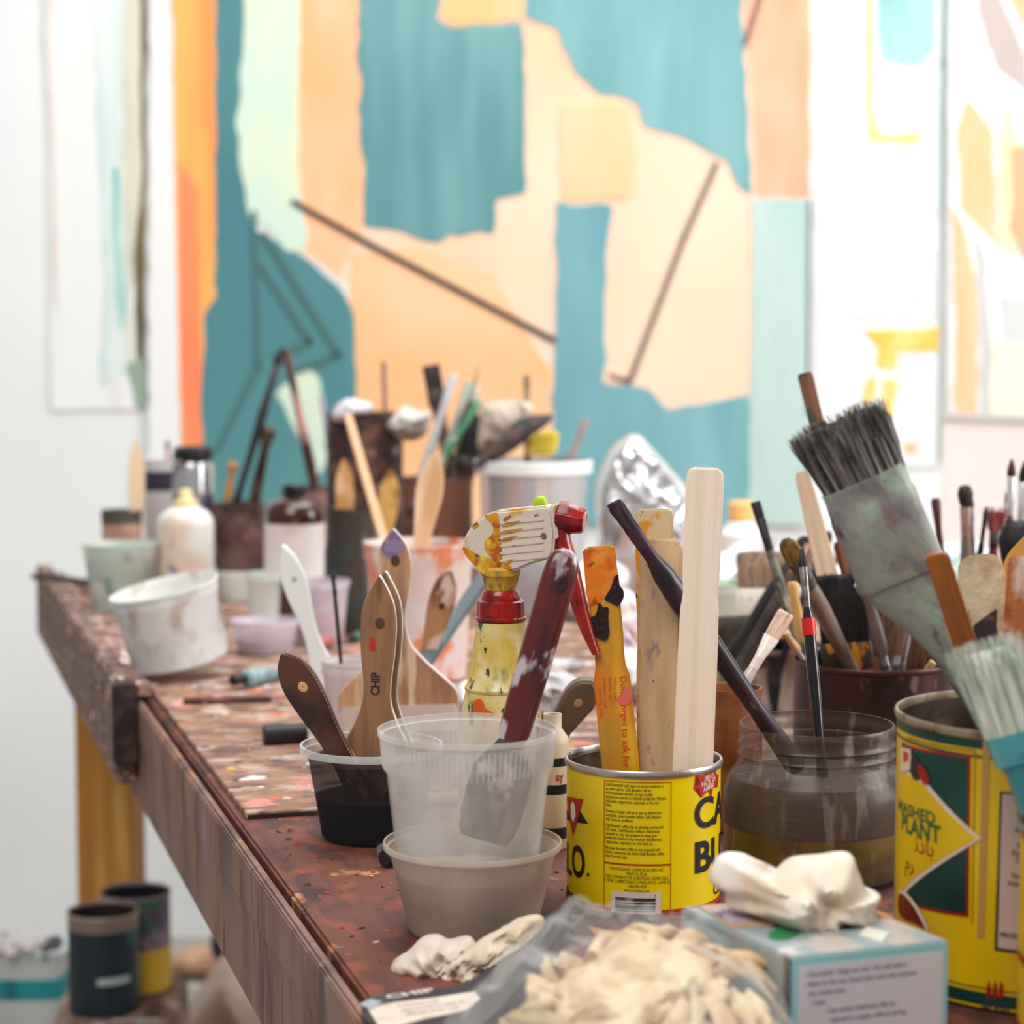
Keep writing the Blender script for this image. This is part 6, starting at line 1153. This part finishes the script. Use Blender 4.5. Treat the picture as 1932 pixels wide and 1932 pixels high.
t2, R_, H_ = tin('purple-splashed tin with a yellow base behind the teal tin', 258, 3.025, 1680, 66, M('purple_splash', (112, 100, 120), .5, layers=[((46, 42, 54), (12, 12, 8), .45, .56), ((176, 150, 170), 16, .56, .66), ((60, 110, 80), 16, .66, .7)]), M('mauve_rim', (150, 130, 146), .45), S(40, 32, 40, .6), name='paint_tin', z=CZ)
MB().lathe([(R_ + .0004, 0.004), (R_ + .0004, H_ * .46)], 48, close=False).build('yellow_label', M('worn_yellow_label', (230, 190, 50), .5, layers=[((120, 110, 100), (14, 14, 10), .58, .62)]), t2)
rag('beige canvas drop cloth bunched on the floor beside the table', [(330, 1960), (352, 1900), (392, 1846), (432, 1796), (480, 1812), (540, 1850), (620, 1900), (640, 1990), (480, 2010), (360, 2000)], 3.45, .22, M('drop_cloth', (206, 184, 166), .85, layers=[((180, 156, 140), 6, .48, .62), ((226, 208, 192), 8, .54, .64)], bump=.3), name='drop_cloth', cat='drop cloth', amp=.14, fs=10, rings=12)
rag('tan flattened cardboard behind the crate on the floor', [(320, 1806), (360, 1790), (420, 1800), (470, 1820), (450, 1836), (380, 1836), (330, 1830)], 3.86, .05, M('tan_card', (196, 158, 128), .8, layers=[((150, 110, 86), 9, .5, .62)]), name='cardboard', cat='cardboard', amp=.08, fs=12)
o = pillow('dark_shoe_rag', [(398, 1768), (412, 1752), (424, 1770), (428, 1806), (404, 1804)], 3.75, .03, S(50, 40, 44, .7), amp=.1); setp(o, 'dark bundled rag against the wall foot, just left of the apron', 'rag')
bn = thing('storage_bin', 'translucent floor bin with a teal tape band at the bottom left corner', 'bin', Vector((P(-40, 1900, 3.4).x, 3.40, 0)), 0)
zz = lambda py: hz(py, 3.34); wr = P(116, 1870, 3.34).x - P(-40, 1900, 3.4).x
MB().loft([(0.0, wr * .90, .05), (.004, wr * .92, .053), (zz(1806), wr, .06)], 32, 8).build('bin_body', M('bin_plastic', (220, 226, 228), .35, alpha=.85, layers=[((196, 206, 208), 8, .5, .62)]), bn)
MB().loft([(zz(1808), wr * 1.02, .062), (zz(1800), wr * 1.03, .064)], 32, 8).build('bin_lid', M('bin_lid', (206, 222, 222), .4), bn)
MB().loft([(zz(1888), wr * .995 , .0595), (zz(1850), wr * 1.008, .0610)], 32, 8).build('teal_tape', M('teal_tape', (30, 150, 164), .5, layers=[((20, 112, 126), (60, 60, 8), .52, .62)]), bn)
zl = zz(1800)
for i, (lb, px, wpx, hpx, col, sd) in enumerate((('grey-white bundled rag on the bin lid', 50, 84, 46, (206, 200, 200), 41), ('pink-flecked rag beside the grey one on the bin lid', 8, 60, 40, (190, 178, 178), 43))):
    heap(lb, px, 1798 - hpx / 2 + 3, 3.38, wpx, hpx, M('bundled_rag', col, .8, layers=[((230, 226, 226), 14, .5, .6), ((120, 110, 112), 18, .6, .66)]), sd, name='rag', cat='rag', depth=.05)
heap('dark paint rag on the bin lid, right end', 96, 1786, 3.39, 50, 34, S(74, 70, 74, .8), 45, name='rag', cat='rag', depth=.04)

# ------------------------------------------------------------ crumbs of dried paint on the table top and dabs on the palette board
rr = random.Random(4)
def crumb(mb, p, s, fl=.28):
    a = [[(p[0] + s * (1 - k * .33) * (0.8 + 0.5 * rr.random()) * math.cos(j * 1.047), p[1] + s * (1 - k * .33) * (0.8 + 0.5 * rr.random()) * math.sin(j * 1.047), p[2] + s * k * fl) for j in range(6)] for k in range(3)]
    mb.rings(a)
def clear(p, s): return all((Vector((p.x - q.x, p.y - q.y))).length > r + s + .002 for q, r in FOOT)
mb = MB(); n = 0
while n < 110:
    y = rr.uniform(0.25, py0 - .01); x = abs(rr.gauss(0, 0.10)) + .005; s_ = rr.choice([0.0010, 0.0014, 0.0020, 0.0028])
    n += 1
    w_ = TW(x, y, ZT)
    if w_.y < 1.20 or not clear(w_, s_): continue
    crumb(mb, (x, y, ZT + .0002), s_)
stuff(mb.build('paint_crumbs', M('dried_paint', (60, 36, 32), 0.6, layers=[((150, 60, 44), 40, 0.5, 0.55), ((30, 22, 24), 55, 0.55, 0.6), ((200, 160, 100), 50, 0.66, 0.68)]), tab))
mb = MB(); bpy.context.view_layer.update(); mw = sh.matrix_world
for i in range(520):
    x, y = rr.uniform(0.01, 0.55), rr.uniform(0.01, 1.3); s_ = rr.choice([0.0015, 0.0025, 0.004]) * (1 if y < .5 else 1.6)
    if not clear(mw @ Vector((x, y, 0)), s_ + .01): continue
    crumb(mb, (x, y, 0.0052), s_, .12)
stuff(mb.build('paint_dabs', M('palette_dabs', (176, 120, 100), 0.5, layers=[((226, 220, 214), 9, 0.47, 0.52), ((222, 96, 60), 12, 0.55, 0.58), ((60, 50, 60), 11, 0.55, 0.58), ((186, 74, 74), 14, 0.58, 0.61), ((90, 140, 140), 16, 0.62, 0.64), ((230, 180, 70), 17, 0.65, 0.67)]), sh))
